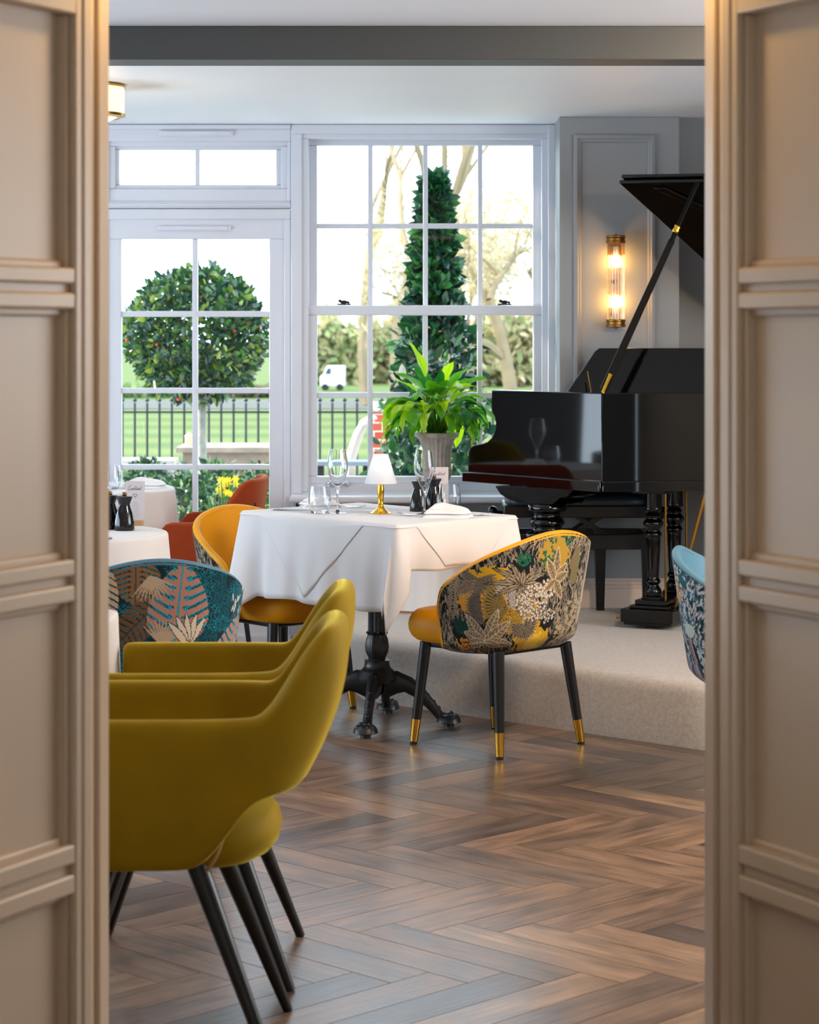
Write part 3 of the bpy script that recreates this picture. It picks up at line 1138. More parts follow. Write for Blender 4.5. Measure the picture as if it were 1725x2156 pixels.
def tub_chair(name, label, outer, inner_mat, canvas, loc, rz, group=None, fine=True, style='splayed', spread=0.205):
    t = thing(name, label, 'chair', loc, rz, group)
    tall = style == 'slim'
    PH = PHI_TALL if tall else PHI
    tp = lambda phi, v, off=0.0: tub_point(phi, v, off, tall)
    nu, nv = (420, 210) if fine else (90, 18)
    rows = []
    for j in range(nv):
        rows.append([tp(-PH + 2 * PH * i / (nu - 1), j / (nv - 1)) for i in range(nu)])
    o = MB().grid(rows).build('outer_shell', outer, t, smooth=180)
    if canvas:
        co = np.empty(len(o.data.vertices) * 3)
        o.data.vertices.foreach_get('co', co)
        co = co.reshape(-1, 3)
        q = -np.arctan2(co[:, 0], co[:, 1]) * 0.295
        c = np.ones((len(co), 4), dtype=np.float32)
        c[:, :3] = canvas.sample(q, co[:, 2])
        ca = o.data.color_attributes.new('pattern', 'FLOAT_COLOR', 'POINT')
        ca.data.foreach_set('color', c.ravel())
    nu2 = 61
    rows = []
    for j in range(19):
        v = 0.995 - j / 18 * 0.90
        rows.append([tp(-PH + 2 * PH * i / (nu2 - 1), v, 0.026 + 0.014 * math.sin(v * PI)) for i in range(nu2)])
    lining = MB().grid([list(reversed(r)) for r in rows])
    # rolled edge all round the shell
    path = []
    for j in range(14):
        path.append(tp(-PH, 0.13 + 0.84 * j / 13, 0.013))
    for i in range(1, 60):
        path.append(tp(-PH + 2 * PH * i / 60, 0.99, 0.0135))
    for j in range(14):
        path.append(tp(PH, 0.97 - 0.84 * j / 13, 0.013))
    sm = [path[0]] + [(path[i - 1] + path[i] * 2 + path[i + 1]) / 4 for i in range(1, len(path) - 1)] + [path[-1]]
    lining.tube(sm, 0.0140, 12)
    lining.build('inner_lining', inner_mat, t, smooth=180)
    MB().cushion(0.216, -0.288, 0.200, 0.352, 0.462, 4.6, 0.035, 56, 0.012).build('seat', inner_mat, t, smooth=180)
    fr = MB()
    for (ax, ay, bx, by) in ((-.165, -.182, .165, -.182), (-.15, .15, .15, .15), (-.16, -.182, -.15, .15), (.16, -.182, .15, .15)):
        fr.tube([(ax, ay, 0.344), (bx, by, 0.344)], 0.011, 8)
    fr.build('seat_frame', M['black_metal'], t)
    for sx in (-1, 1):
        for sy in (-1, 1):
            top, foot = Vector((sx * spread * 0.82, sy * spread * 0.84 - 0.012, 0.350)), Vector((sx * spread, sy * spread - 0.004, 0.0))
            if style == 'splayed':
                at = lambda h: foot.lerp(top, h / 0.35)
                lg = MB().tube([at(0.080), at(0.21), top], [0.0160, 0.0185, 0.0205], 18).build('leg', M['black_wood'], t)
                f = MB().tube([at(0.008), at(0.085)], [0.0135, 0.0165], 18).build('ferrule', M['brass'], lg)
                f['label'] = 'brass leg ferrule'
                MB().tube([at(0.0), at(0.011)], [0.0125, 0.0130], 18).build('foot_cap', M['rubber'], lg)
            else:
                MB().tube([foot, top], [0.0095, 0.012], 12).build('leg', M['black_metal'], t)
    return t


JC, TC = jungle_canvas(), tropic_canvas()
jungle1 = tub_chair('tub_chair', 'mustard tub chair with jungle leaf fabric back, standing in front of the stage', M['jungle'], M['mustard'], JC,
                    (0.306, 7.87, 0), face_dir(-0.70, 0.714), 'mustard tub chairs at the white table')
dup(jungle1, (-0.505, 8.63, 0), face_dir(0.684, -0.73), 'mustard tub chair behind the white table, smooth yellow inside facing the viewer',
    'mustard tub chairs at the white table')
teal1 = tub_chair('tub_chair', 'teal tub chair with pink monstera leaf back, left behind the olive armchairs', M['tropic'], M['teal_lining'], TC,
                  (-0.800, 6.98, 0), face_dir(-0.22, 0.97), 'teal patterned tub chairs')
tub_chair('tub_chair', 'blue rimmed tub chair with pale feathery fabric, cut off by the right door jamb', M['tropic'], M['teal_lining'], feather_canvas(),
          (1.105, 7.05, 0), face_dir(0.97, -0.22), 'teal patterned tub chairs', spread=0.15)
orange1 = tub_chair('tub_chair', 'burnt orange velvet tub chair with rounded back in front of the French door', M['orange'], M['orange'], None,
                    (-0.905, 9.62, 0), face_dir(-1.0, 0.06), None, False, 'slim')
orange1.scale = (1.05, 1.05, 1.05)
tg = MB().box(-0.012, 0.012, 0.0, 0.004, -0.02, 0.02).build('fabric_tag', M['rubber'], orange1)
tg.location = (0.15, 0.262, 0.66)


# ================================================================== olive velvet armchairs
def olive_chair(label, loc, rz, group):
    t = thing('velvet_armchair', label, 'chair', loc, rz, group)
    # plan path (x, y) from the front of one arm round the back to the other; w = 0 arm .. 1 back
    path = []
    hw, yf, yr = 0.270, -0.222, 0.19
    pts = [(hw - 0.012, yf), (hw, yf + 0.04), (hw, -0.10), (hw, 0.0), (hw - 0.002, 0.065), (hw - 0.006, 0.115), (hw - 0.014, 0.155), (hw - 0.030, 0.188), (hw - 0.055, 0.210), (hw - 0.10, 0.224), (hw - 0.17, 0.231), (0, 0.234)]
    ws = [0, 0, 0, 0, 0, 0, 0.02, 0.16, 0.60, 0.94, 1, 1]
    full = [(x, y, w) for (x, y), w in zip(pts, ws)] + [(-x, y, w) for (x, y), w in list(zip(pts, ws))[-2::-1]]
    rows = []
    K = 9
    for j in range(K):
        v = j / (K - 1)
        row = []
        for x, y, w in full:
            ax = abs(x)
            zt = 0.690 + 0.148 * smooth(0.14, 0.85, w) + (0.022 * (1 - (x / hw) ** 2) if w > 0.5 else 0)
            cut = max(0.0, min(1.0, (y - 0.055) / 0.125)) if w < 1 else 1.0
            zb = 0.392 + 0.142 * smooth(0.0, 1.0, cut)
            z = zb + v * (zt - zb)
            lean = w * 0.105 * (1 - (1 - min(1, max(0, z - 0.50) / 0.36)) ** 1.8)
            h = (z - 0.392) / 0.30
            flare = (1 - w) * (-0.030 + 0.030 * min(1, max(0, h) * 1.4) ** 0.7)
            sgn = 1 if x > 0 else -1
            xx = x + (sgn * flare if ax > 0.01 else 0)
            belly = 0.012 * math.sin(v * PI) * w
            row.append(Vector((xx, y + lean + belly, z)))
        rows.append(row)
    MB().grid([list(reversed(r)) for r in rows]).build('shell', M['olive'], t, smooth=180, solid=-0.048, subsurf=3)
    MB().cushion(0.205, -0.26, 0.205, 0.382, 0.500, 2.7, 0.06, 56, 0.02).build('seat', M['olive'], t, smooth=180)
    for sx in (-1, 1):
        z = MB().tube([(sx * 0.212, 0.105, 0.455), (sx * 0.214, 0.094, 0.43), (sx * 0.207, 0.082, 0.408), (sx * 0.192, 0.072, 0.390)], [0.003, 0.005, 0.005, 0.003], 6)
        z.build('seam_zip', M['lightwood'], t)
    for sx in (-1, 1):
        MB().tube([(sx * 0.222, 0.206, 0.0), (sx * 0.166, 0.050, 0.40)], [0.0105, 0.0215], 18).build('leg', M['black_wood'], t)
        MB().tube([(sx * 0.218, -0.25, 0.0), (sx * 0.166, -0.12, 0.40)], [0.0105, 0.0215], 18).build('leg', M['black_wood'], t)
    return t


ol = olive_chair('olive yellow velvet armchair closest to the doorway', (-0.460, 4.55, 0), face_dir(-1, 0.0), 'olive velvet armchairs')
dup(ol, (-0.462, 5.14, 0), face_dir(-1, 0.0), 'olive yellow velvet armchair standing just behind the closest one', 'olive velvet armchairs')
dup(ol, (-2.30, 9.80, 0), face_dir(-0.75, -0.65), 'olive armchair outside the doorway view, seen only mirrored in the piano side', 'olive velvet armchairs')


# ================================================================== tables and linen
def outline(kind, c, a, b=None, ang=0.0, rc=0.02, n=200):
    """closed outline points + outward directions; kind 'round' (radius a) or 'rect' (half sizes a,b)."""
    out = []
    if kind == 'round':
        for k in range(n):
            t = 2 * PI * k / n
            out.append((Vector((math.cos(t) * a, math.sin(t) * a)), Vector((math.cos(t), math.sin(t)))))
    else:
        per = []
        for (sx, sy, t0) in ((1, 1, 0), (-1, 1, 90), (-1, -1, 180), (1, -1, 270)):
            for k in range(9):
                t = R(t0 + k * 90 / 8)
                d = Vector((math.cos(t), math.sin(t)))
                per.append((Vector((sx * (a - rc), sy * (b - rc))) + d * rc, d))
        for i in range(len(per)):
            p, d = per[i]
            q, e = per[(i + 1) % len(per)]
            m = max(1, int((q - p).length / 0.012))
            for k in range(m):
                out.append((p.lerp(q, k / m), d.lerp(e, k / m).normalized()))
    ca, sa = math.cos(ang), math.sin(ang)
    rot = lambda v: Vector((v.x * ca - v.y * sa, v.x * sa + v.y * ca))
    return [(rot(p) + Vector(c), rot(d)) for p, d in out]


def drape(name, label, ol, ztop, dropf, flaref, group=None, rows_n=14, thick=0.0016):
    """Cloth over a table top: ol from outline(); dropf(i,p)->hang length, flaref(i,p,v)->how far it stands out."""
    n = len(ol)
    mb = MB()
    rows = []
    cen = sum((p for p, d in ol), Vector((0, 0))) / n
    for f in (0.02, 0.5, 0.9, 0.97):
        rows.append([Vector((*(cen.lerp(p, f)), ztop)) for p, d in ol])
    for (do, dz) in ((-0.007, 0.0), (-0.0025, -0.0012), (0.0008, -0.004), (0.002, -0.009)):
        rows.append([Vector((*(p + d * do), ztop + dz)) for p, d in ol])
    for j in range(1, rows_n + 1):
        v = j / rows_n
        row = []
        for i, (p, d) in enumerate(ol):
            drp = dropf(i, p)
            row.append(Vector((*(p + d * (0.002 + flaref(i, p, v))), ztop - 0.009 - (drp - 0.009) * v)))
        rows.append(row)
    mb.grid(rows, True)
    mb.f.append(tuple(range(n)))
    o = mb.build(name, M['cloth'], smooth=60, solid=thick)
    return tag(o, label, 'tablecloth', group)


ZT = 0.764
Wc, Sc, Ec, Nc = Vector((-0.621, 8.355)), Vector((-0.044, 7.740)), Vector((0.386, 8.140)), Vector((-0.191, 8.755))
TCEN = (Wc + Sc + Ec + Nc) / 4
HA, HB = (Sc - Wc).length / 2, (Ec - Sc).length / 2
TANG = math.atan2((Sc - Wc).y, (Sc - Wc).x)
uA, uB = (Sc - Wc).normalized(), (Ec - Sc).normalized()

tb = thing('dining_table', 'square table with black cast iron claw foot base under the white cloth', 'table', (*TCEN, 0))
MR = Matrix.Rotation(TANG, 4, 'Z')
MB().box(-HA + 0.012, HA - 0.012, -HB + 0.012, HB - 0.012, 0.728, ZT - 0.004, MR).build('tabletop', M['lightwood'], tb, bevel=0.004)
cl = MB()
cl.lathe([(0.05, 0.155), (0.075, 0.16), (0.079, 0.172), (0.062, 0.196), (0.060, 0.200), (0.054, 0.204), (0.047, 0.212), (0.044, 0.232), (0.046, 0.236), (0.030, 0.243)], seg=40)
cl.build('collar', M['iron'], tb)
cl = MB().lathe([(0.028, 0.238), (0.033, 0.245), (0.044, 0.268), (0.046, 0.285), (0.042, 0.310), (0.034, 0.330)], seg=48, flute=(8, 0.10))
cl.lathe([(0.036, 0.328), (0.042, 0.334), (0.038, 0.340)], seg=48, flute=(16, 0.16))
cl.lathe([(0.0335, 0.338), (0.0325, 0.50)], seg=64, flute=(16, 0.10))
cl.lathe([(0.034, 0.500), (0.040, 0.504), (0.040, 0.511), (0.034, 0.515), (0.035, 0.520), (0.043, 0.527), (0.044, 0.540), (0.036, 0.552), (0.034, 0.560)], seg=40)
cl.lathe([(0.033, 0.556), (0.032, 0.70), (0.05, 0.715), (0.12, 0.722), (0.12, 0.730)], seg=64, flute=(16, 0.05))
cl.build('column', M['iron'], tb)
for k in range(4):
    ang = R(-98) + k * PI / 2
    dx = Vector((math.cos(ang), math.sin(ang), 0))
    up = Vector((0, 0, 1))
    leg = MB()
    spine = [(0.030, 0.150), (0.075, 0.160), (0.115, 0.150), (0.160, 0.118), (0.200, 0.075), (0.230, 0.040), (0.262, 0.030)]
    pts = [dx * r + up * z for r, z in spine]
    side = dx.cross(up)
    rows = []
    for i, p in enumerate(pts):
        hh = [0.052, 0.045, 0.032, 0.024, 0.020, 0.018, 0.016][i]
        ww = [0.024, 0.024, 0.021, 0.018, 0.016, 0.018, 0.020][i]
        tng = (pts[min(i + 1, len(pts) - 1)] - pts[max(i - 1, 0)]).normalized()
        nr = side.cross(tng)
        if nr.z < 0:
            nr = -nr
        rows.append([p + side * (ww * math.cos(a)) + nr * (hh * math.sin(a)) * (0.9 if math.sin(a) > 0 else 1.0) for a in [2 * PI * q / 14 for q in range(14)]])
    leg.grid(rows, True)
    # raised rope along the spine
    for q in range(9):
        f = q / 8 * 0.8
        i = int(f * 6)
        p = pts[i].lerp(pts[i + 1], f * 6 - i)
        leg.ball(p + up * 0.020, 0.009, 8, 6)
    c = dx * 0.262
    # paw: pad, four toes
    leg.lathe([(0.036, 0.014), (0.045, 0.018), (0.040, 0.034), (0.030, 0.044)], (c.x, c.y, 0), 22)
    for q in range(4):
        w = (q - 1.5) * 0.016
        leg.ball(c + dx * (0.026 - 0.006 * abs(q - 1.5)) + side * w + up * 0.036, 0.012, 10, 7, 1, 1, 0.9)
    for q in range(3):
        leg.ball(c + dx * 0.004 + side * (q - 1) * 0.016 + up * 0.045, 0.011, 10, 7)
    leg.lathe([(0.018, 0.0), (0.018, 0.016)], (c.x, c.y, 0), 16)
    leg.build('claw_leg', M['iron'], tb, smooth=50)

RECT = outline('rect', TCEN, HA, HB, TANG, 0.012)


def tri(x):
    return max(0.0, 1 - abs(x))


def table_sides(p):
    """(along A from W side to S side, along B) coordinates about the centre"""
    d = p - TCEN
    return d.dot(uA), d.dot(uB)


def flap(a, b):
    """signed run round the near corner: negative on the long side, positive on the short one"""
    u, w = b + HB, HA - a
    rc = 0.012
    if u <= rc and w <= rc:
        return (u - w) / rc * 0.045
    if w <= rc + 0.002 and u < 0.12:
        return 0.045 + (u - rc)
    if u <= rc + 0.002 and w < 0.12:
        return -0.045 - (w - rc)
    return None


def main_drop(i, p):
    a, b = table_sides(p)
    on_left = b < -HB + 0.03          # the long side facing left-front (W..S)
    on_right = a > HA - 0.03          # the short side facing right-front (S..E)
    base = 0.298 if on_left else (0.160 if on_right else (0.15 if b > HB - 0.03 else 0.30))
    dS = (p - Sc).length
    dW = (p - Wc).length
    s_ = flap(a, b)
    if s_ is not None:
        base = float(np.interp(s_, [-0.075, -0.045, -0.030, 0.045, 0.065], [0.298, 0.335, 0.372, 0.245, 0.160]))
    pk = 0.095 * tri(dW / 0.11) + 0.09 * tri((p - Ec).length / 0.10) + 0.09 * tri((p - Nc).length / 0.1)
    return base + pk + 0.004 * math.sin(a * 23 + b * 17)


def main_flare(i, p, v):
    a, b = table_sides(p)
    dS, dW, dE = (p - Sc).length, (p - Wc).length, (p - Ec).length
    f = 0.020 * v
    f += 0.052 * tri(dW / 0.13) * v + 0.030 * tri(dE / 0.12) * v + 0.034 * tri(dS / 0.06) * v
    f += v * (0.006 * math.sin(a * 26 + 0.6) + 0.005 * math.sin(a * 57 + b * 31) + 0.004 * math.sin(b * 40))
    f -= 0.016 * v * tri((dS - 0.10) / 0.06)
    f -= 0.020 * v * tri((dW - 0.14) / 0.09)
    return f


drape('tablecloth', 'long white linen tablecloth on the table with the little brass lamp', RECT, ZT, main_drop, main_flare)

# smaller cloth laid corner-wise: only triangles hang over the sides
def slip_drop(i, p):
    a, b = table_sides(p)
    if b < -HB + 0.02 and a < HA - 0.02:
        return 0.012 + 0.275 * max(0, 1 - abs((a + 0.03) / 0.285))
    if a > HA - 0.02:
        return 0.012 + 0.142 * max(0, min(1, 1.9 * (1 - abs((b - 0.02) / 0.22))))
    if b > HB - 0.02:
        return 0.012 + 0.12 * max(0, 1 - abs(a / 0.285))
    return 0.012 + 0.27 * max(0, 1 - abs(b / 0.22))


def slip_flare(i, p, v):
    dr = max(0.1, main_drop(i, p))
    return main_flare(i, p, min(1.0, v * slip_drop(i, p) / dr)) + 0.0028


drape('overlay_cloth', 'smaller white square cloth laid cornerwise, its triangles hanging over the long cloth', [(p, d) for p, d in RECT], ZT + 0.0025, slip_drop, slip_flare, thick=0.0012)


def wavy(c, r, amp, n):
    def fl(i, p, v):
        d = p - Vector(c)
        t = math.atan2(d.y, d.x)
        return v * (0.012 + amp * math.sin(n * t + 0.7) + amp * 0.5 * math.sin(n * 2.3 * t))
    return fl


# round table at left, with the mills
def round_table(label, clabel, c, r, z, drop, group=None):
    t = thing('round_table', label, 'table', (*c, 0), 0, 'round tables by the windows')
    MB().lathe([(r - 0.03, z - 0.03), (r - 0.014, z - 0.026), (r - 0.014, z - 0.006), (r - 0.03, z - 0.004)], seg=64).build('tabletop', M['lightwood'], t)
    MB().lathe([(0.21, 0.0), (0.21, 0.018), (0.05, 0.03), (0.034, 0.05), (0.034, z - 0.05), (0.12, z - 0.03)], seg=32).build('pedestal', M['iron'], t)
    drape('tablecloth', clabel, outline('round', c, r, n=220), z, lambda i, p: drop, wavy(c, r, 0.010, 9), 'white round tablecloths')
    return t


round_table('round table under white cloth behind the monstera chair, carrying two black mills', 'white cloth on the round table with the pair of black mills', (-1.13, 7.46), 0.335, ZT, 0.30)
round_table('round table under white cloth close to the French door', 'white cloth hanging from the round table at the French door', (-1.36, 9.62), 0.365, ZT, 0.24)
round_table('round table under white cloth far left, seen only mirrored in the piano side', 'white cloth of the far left round table, seen mirrored in the piano side', (-2.72, 9.15), 0.40, ZT, 0.42)
# table the olive armchairs face
t = thing('dining_table', 'cloth covered table the olive armchairs face, mostly outside the doorway', 'table', (-1.08, 4.86, 0))
MB().box(-0.36, 0.36, -0.56, 0.56, 0.73, 0.752).build('tabletop', M['lightwood'], t, bevel=0.004)
MB().lathe([(0.24, 0.0), (0.24, 0.018), (0.05, 0.03), (0.034, 0.05), (0.034, 0.70), (0.12, 0.731)], seg=32).build('pedestal', M['iron'], t)
oc = (-1.080, 4.86)
drape('tablecloth', 'white cloth corner showing at the left edge above the olive armchairs', outline('rect', oc, 0.385, 0.60, 0, 0.05), 0.757, lambda i, p: 0.27,
      lambda i, p, v: v * (0.008 + 0.006 * math.sin(p.y * 40)))

# ================================================================== things on the tables
Z0 = ZT + 0.0026


def on(px, py, z=Z0):
    """The point on a horizontal surface at height z that the photograph shows at (px, py)."""
    Y = F * (EYE - z) / (py - CY)
    return Vector(((px - CX) * Y / F, Y, z))


def smooth_prof(pts, n=5):
    """Catmull-Rom through profile points"""
    out = []
    P_ = [pts[0]] + list(pts) + [pts[-1]]
    for i in range(1, len(P_) - 2):
        for k in range(n):
            t = k / n
            q = []
            for d in range(2):
                a, b, c, e = P_[i - 1][d], P_[i][d], P_[i + 1][d], P_[i + 2][d]
                q.append(0.5 * (2 * b + (c - a) * t + (2 * a - 5 * b + 4 * c - e) * t * t + (3 * b - a - 3 * c + e) * t ** 3))
            out.append((max(q[0], 0.0005), q[1]))
    out.append(pts[-1])
    return out


def wine_glass(label, loc, group):
    t = thing('wine_glass', label, 'glass', loc, 0, group)
    bowl = smooth_prof([(0.0045, 0.079), (0.010, 0.090), (0.021, 0.114), (0.034, 0.145), (0.0385, 0.168), (0.036, 0.195), (0.0300, 0.231)])
    inner = [(max(0.0006, r - 0.0011 - 0.003 * max(0, 1 - (z - 0.079) / 0.02)), z + 0.004 * max(0, 1 - (z - 0.079) / 0.03)) for r, z in bowl]
    MB().lathe(bowl + inner[::-1], seg=48).build('bowl', M['crystal'], t, smooth=60)
    st = smooth_prof([(0.036, 0.0), (0.034, 0.002), (0.016, 0.004), (0.0055, 0.010), (0.0034, 0.03), (0.0034, 0.06), (0.0044, 0.078)])
    MB().lathe(st, seg=28).build('stem', M['crystal'], t, smooth=60)
    return t


G1 = 'wine glasses laid on the white tables'
g1 = on(711, 1081)
wg = wine_glass('empty tulip wine glass left of the brass table lamp', g1, G1)
dup(wg, on(894, 1083), 0.4, 'empty tulip wine glass in front of the two black mills', G1)
dup(wg, (-1.315, 9.62, Z0), 0.2, 'tulip wine glass half cut off by the left door jamb', G1)


def tumbler(label, loc, group):
    t = thing('water_tumbler', label, 'glass', loc, 0, group)
    pr = smooth_prof([(0.024, 0.0), (0.030, 0.003), (0.037, 0.022), (0.0405, 0.045), (0.039, 0.070), (0.0345, 0.100)])
    inn = [(max(0.001, r - 0.0014), z) for r, z in pr if z > 0.008]
    MB().lathe(pr + inn[::-1] + [(0.001, 0.0085)], seg=48).build('glass_wall', M['crystal'], t, smooth=60)
    return t


G2 = 'stemless water tumblers'
tu = tumbler('stemless tumbler beside the left wine glass, a napkin behind it', on(673, 1081), G2)
dup(tu, on(947, 1077), 0.3, 'stemless tumbler right of the black mills', G2)
dup(tu, (-1.248, 9.54, Z0), 0.6, 'stemless tumbler on the round table near the French door', G2)

# brass table lamp
t = thing('table_lamp', 'small brass table lamp with white frosted conical shade', 'lamp', on(802, 1082))
pr = [(0.0385, 0.0), (0.0385, 0.004), (0.030, 0.008), (0.016, 0.018), (0.011, 0.026), (0.0095, 0.030), (0.0085, 0.034), (0.0105, 0.037), (0.0092, 0.042), (0.0105, 0.058), (0.0118, 0.075), (0.0120, 0.088), (0.0100, 0.104), (0.0088, 0.112), (0.0100, 0.116), (0.006, 0.120), (0.005, 0.20)]
MB().lathe(pr, seg=32).build('base', M['gold'], t, smooth=25)
MB().lathe([(0.0585, 0.1105), (0.0270, 0.2135), (0.0262, 0.2150), (0.0255, 0.2135), (0.0575, 0.1105)], seg=48, close=False).build('lamp_shade', M['shade'], t, smooth=60)
MB().lathe([(0.002, 0.150), (0.010, 0.156), (0.014, 0.176), (0.010, 0.194), (0.002, 0.200)], seg=18).build('bulb', mat('lit_bulb', (255, 250, 240), 0.5, emit=((255, 246, 230), 4.0)), t, smooth=180)


def mill(label, loc, group, s=1.0):
    t = thing('pepper_mill', label, 'mill', loc, 0, group)
    b = smooth_prof([(0.0325, 0.0), (0.0335, 0.006), (0.0325, 0.028), (0.0270, 0.055), (0.0195, 0.078), (0.0178, 0.084)])
    MB().lathe(b, seg=36).build('body', M['ceramic'], t, smooth=50)
    MB().lathe([(0.0178, 0.0835), (0.0195, 0.090), (0.0265, 0.108), (0.0270, 0.111), (0.0235, 0.1125), (0.010, 0.114), (0.004, 0.115)], seg=36).build('top', M['ceramic_top'], t, smooth=30)
    k = MB().lathe([(0.005, 0.113), (0.0085, 0.117), (0.0080, 0.123), (0.0035, 0.126)], seg=20).build('knob', M['antique'], t, smooth=60)
    return t


G3 = 'black salt and pepper mills'
ml = mill('black ceramic mill behind the right wine glass, left of its twin', on(882, 1077), G3)
dup(ml, on(914, 1071), 1.0, 'black ceramic mill between its twin and the right tumbler', G3)
ma = on(262, 1116)
dup(ml, ma, 0.5, 'black ceramic mill in full view on the round table at left', G3)
dup(ml, (ma.x - 0.055, ma.y + 0.05, Z0), 0.9, 'black ceramic mill partly behind the left jamb on the round table', G3)


def stroke(pts, w, name, material, parent):
    return MB().tube(pts, w, 5).build(name, material, parent)


SCRIPT = {  # handwritten letters as strokes in a unit em (x, y)
    'C': ([(0.62, 1.15), (0.5, 1.3), (0.28, 1.2), (0.08, 0.7), (0.04, 0.2), (0.16, -0.1), (0.4, -0.12), (0.62, 0.1)], 0.62),
    'o': ([(0.3, 0.42), (0.12, 0.36), (0.08, 0.12), (0.2, 0.0), (0.34, 0.1), (0.34, 0.34), (0.3, 0.42), (0.45, 0.36)], 0.42),
    'c': ([(0.34, 0.38), (0.2, 0.44), (0.08, 0.24), (0.12, 0.02), (0.28, 0.0), (0.42, 0.12)], 0.4),
    'k': ([(0.06, 0.0), (0.16, 1.15), (0.1, 0.2), (0.26, 0.46), (0.16, 0.24), (0.34, 0.0), (0.46, 0.1)], 0.44),
    't': ([(0.1, 0.5), (0.2, 1.0), (0.1, 0.1), (0.2, 0.0), (0.3, 0.1)], 0.28),
    'a': ([(0.34, 0.4), (0.14, 0.4), (0.06, 0.14), (0.16, 0.0), (0.3, 0.16), (0.36, 0.42), (0.32, 0.06), (0.46, 0.1)], 0.46),
    'i': ([(0.1, 0.42), (0.08, 0.06), (0.2, 0.04)], 0.2),
    'l': ([(0.06, 0.1), (0.22, 1.15), (0.12, 0.1), (0.24, 0.02)], 0.26),
}


def menu_card(label, loc, rz, w, h, group):
    t = thing('menu_card', label, 'menu', loc, rz, group)
    MB().box(-w / 2, w / 2, -0.0006, 0.0006, 0.006, h).build('card', M['card'], t)
    MB().box(-w / 2 + 0.006, w / 2 - 0.006, -0.012, 0.012, 0.0, 0.017).build('holder', M['lightwood'], t, bevel=0.002)
    # script heading, wine glass drawing and fine lines of text, printed on the face
    x, em = -w * 0.40, w * 0.225
    y0 = h * 0.80
    for ch in 'Cocktail':
        s, adv = SCRIPT[ch]
        o = stroke([(x + px * em + py * em * 0.18, -0.0009, y0 + py * em * 0.8) for px, py in s], 0.0005, 'lettering', M['ink'], t)
        x += adv * em
    o = MB().tube([(-0.007, -0.0009, h * 0.70), (-0.005, -0.0009, h * 0.66), (0, -0.0009, h * 0.645), (0.005, -0.0009, h * 0.66), (0.007, -0.0009, h * 0.70), (0, -0.0009, h * 0.705), (-0.007, -0.0009, h * 0.70)], 0.0007, 5)
    o.tube([(0, -0.0009, h * 0.645), (0, -0.0009, h * 0.60)], 0.0004, 5)
    o.build('glass_drawing', M['inkred'], t)
    ln = MB()
    for k in range(9):
        ww = w * (0.30 if k % 3 else 0.2)
        zz = h * 0.52 - k * h * 0.040
        ln.box(-ww, ww * 0.7, -0.0009, -0.0005, zz, zz + 0.0009)
    ln.build('fine_print', mat('grey_ink', (150, 140, 144), 0.7), t)
    return t


mc = menu_card('pale menu card with script heading behind the mills on the white table', on(926, 1068), R(8), 0.066, 0.150, 'upright menu cards')
dup(mc, on(285, 1106), R(-10), 'pale menu card leaning behind the mills on the left round table', 'upright menu cards')


def napkin(label, loc, rz, sx, sy, sz, seed, group):
    """A folded linen napkin: two soft layers and a turned corner."""
    r = random.Random(seed)
    mb = MB()
    for lay, (k, z0, z1) in enumerate(((1.0, 0.0, 0.35), (0.92, 0.30, 0.66), (0.72, 0.60, 1.0))):
        n = 15
        rows = []
        for j in range(n):
            v = j / (n - 1) * 2 - 1
            row = []
            for i in range(n):
                u = i / (n - 1) * 2 - 1
                edge = max(abs(u), abs(v))
                top = z1 - (z1 - z0) * max(0, (edge - 0.55) / 0.45) ** 3
                if lay == 2:
                    top = z0 + (top - z0) * (0.35 + 0.65 * max(0, 1 - abs(u + 0.35)))
                wob = 0.05 * math.sin(3.1 * u + lay) * math.cos(2.3 * v + seed)
                row.append(Vector((sx * k * u + 0.006 * math.sin(v * 3 + lay), sy * k * v + 0.004 * math.sin(u * 4 + seed), sz * max(0.0, top + wob * (1 - edge)))))
            rows.append(row)
        mb.grid(rows)
        # underside rim
        ring_ = rows[0] + [rw[-1] for rw in rows[1:]] + list(reversed(rows[-1]))[1:] + [rw[0] for rw in list(reversed(rows))[1:-1]]
        low = [Vector((p.x * 0.985, p.y * 0.985, sz * z0)) for p in ring_]
        mb.grid([low, ring_], True)
    o = mb.build('napkin', M['napkin'], smooth=60)
    o.location = loc
    o.rotation_euler = (0, 0, rz)
    return tag(o, label, 'napkin', group)


GN = 'folded white napkins'
napkin('folded white napkin in front of the right tumbler on the lamp table', on(944, 1089), R(-8), 0.082, 0.062, 0.052, 2, GN)
napkin('folded white napkin behind the left tumbler on the lamp table', on(676, 1069), R(24), 0.075, 0.055, 0.040, 5, GN)
napkin('folded white napkin on the round table by the French door', (-1.112, 9.60, Z0), R(-6), 0.085, 0.07, 0.045, 8, GN)


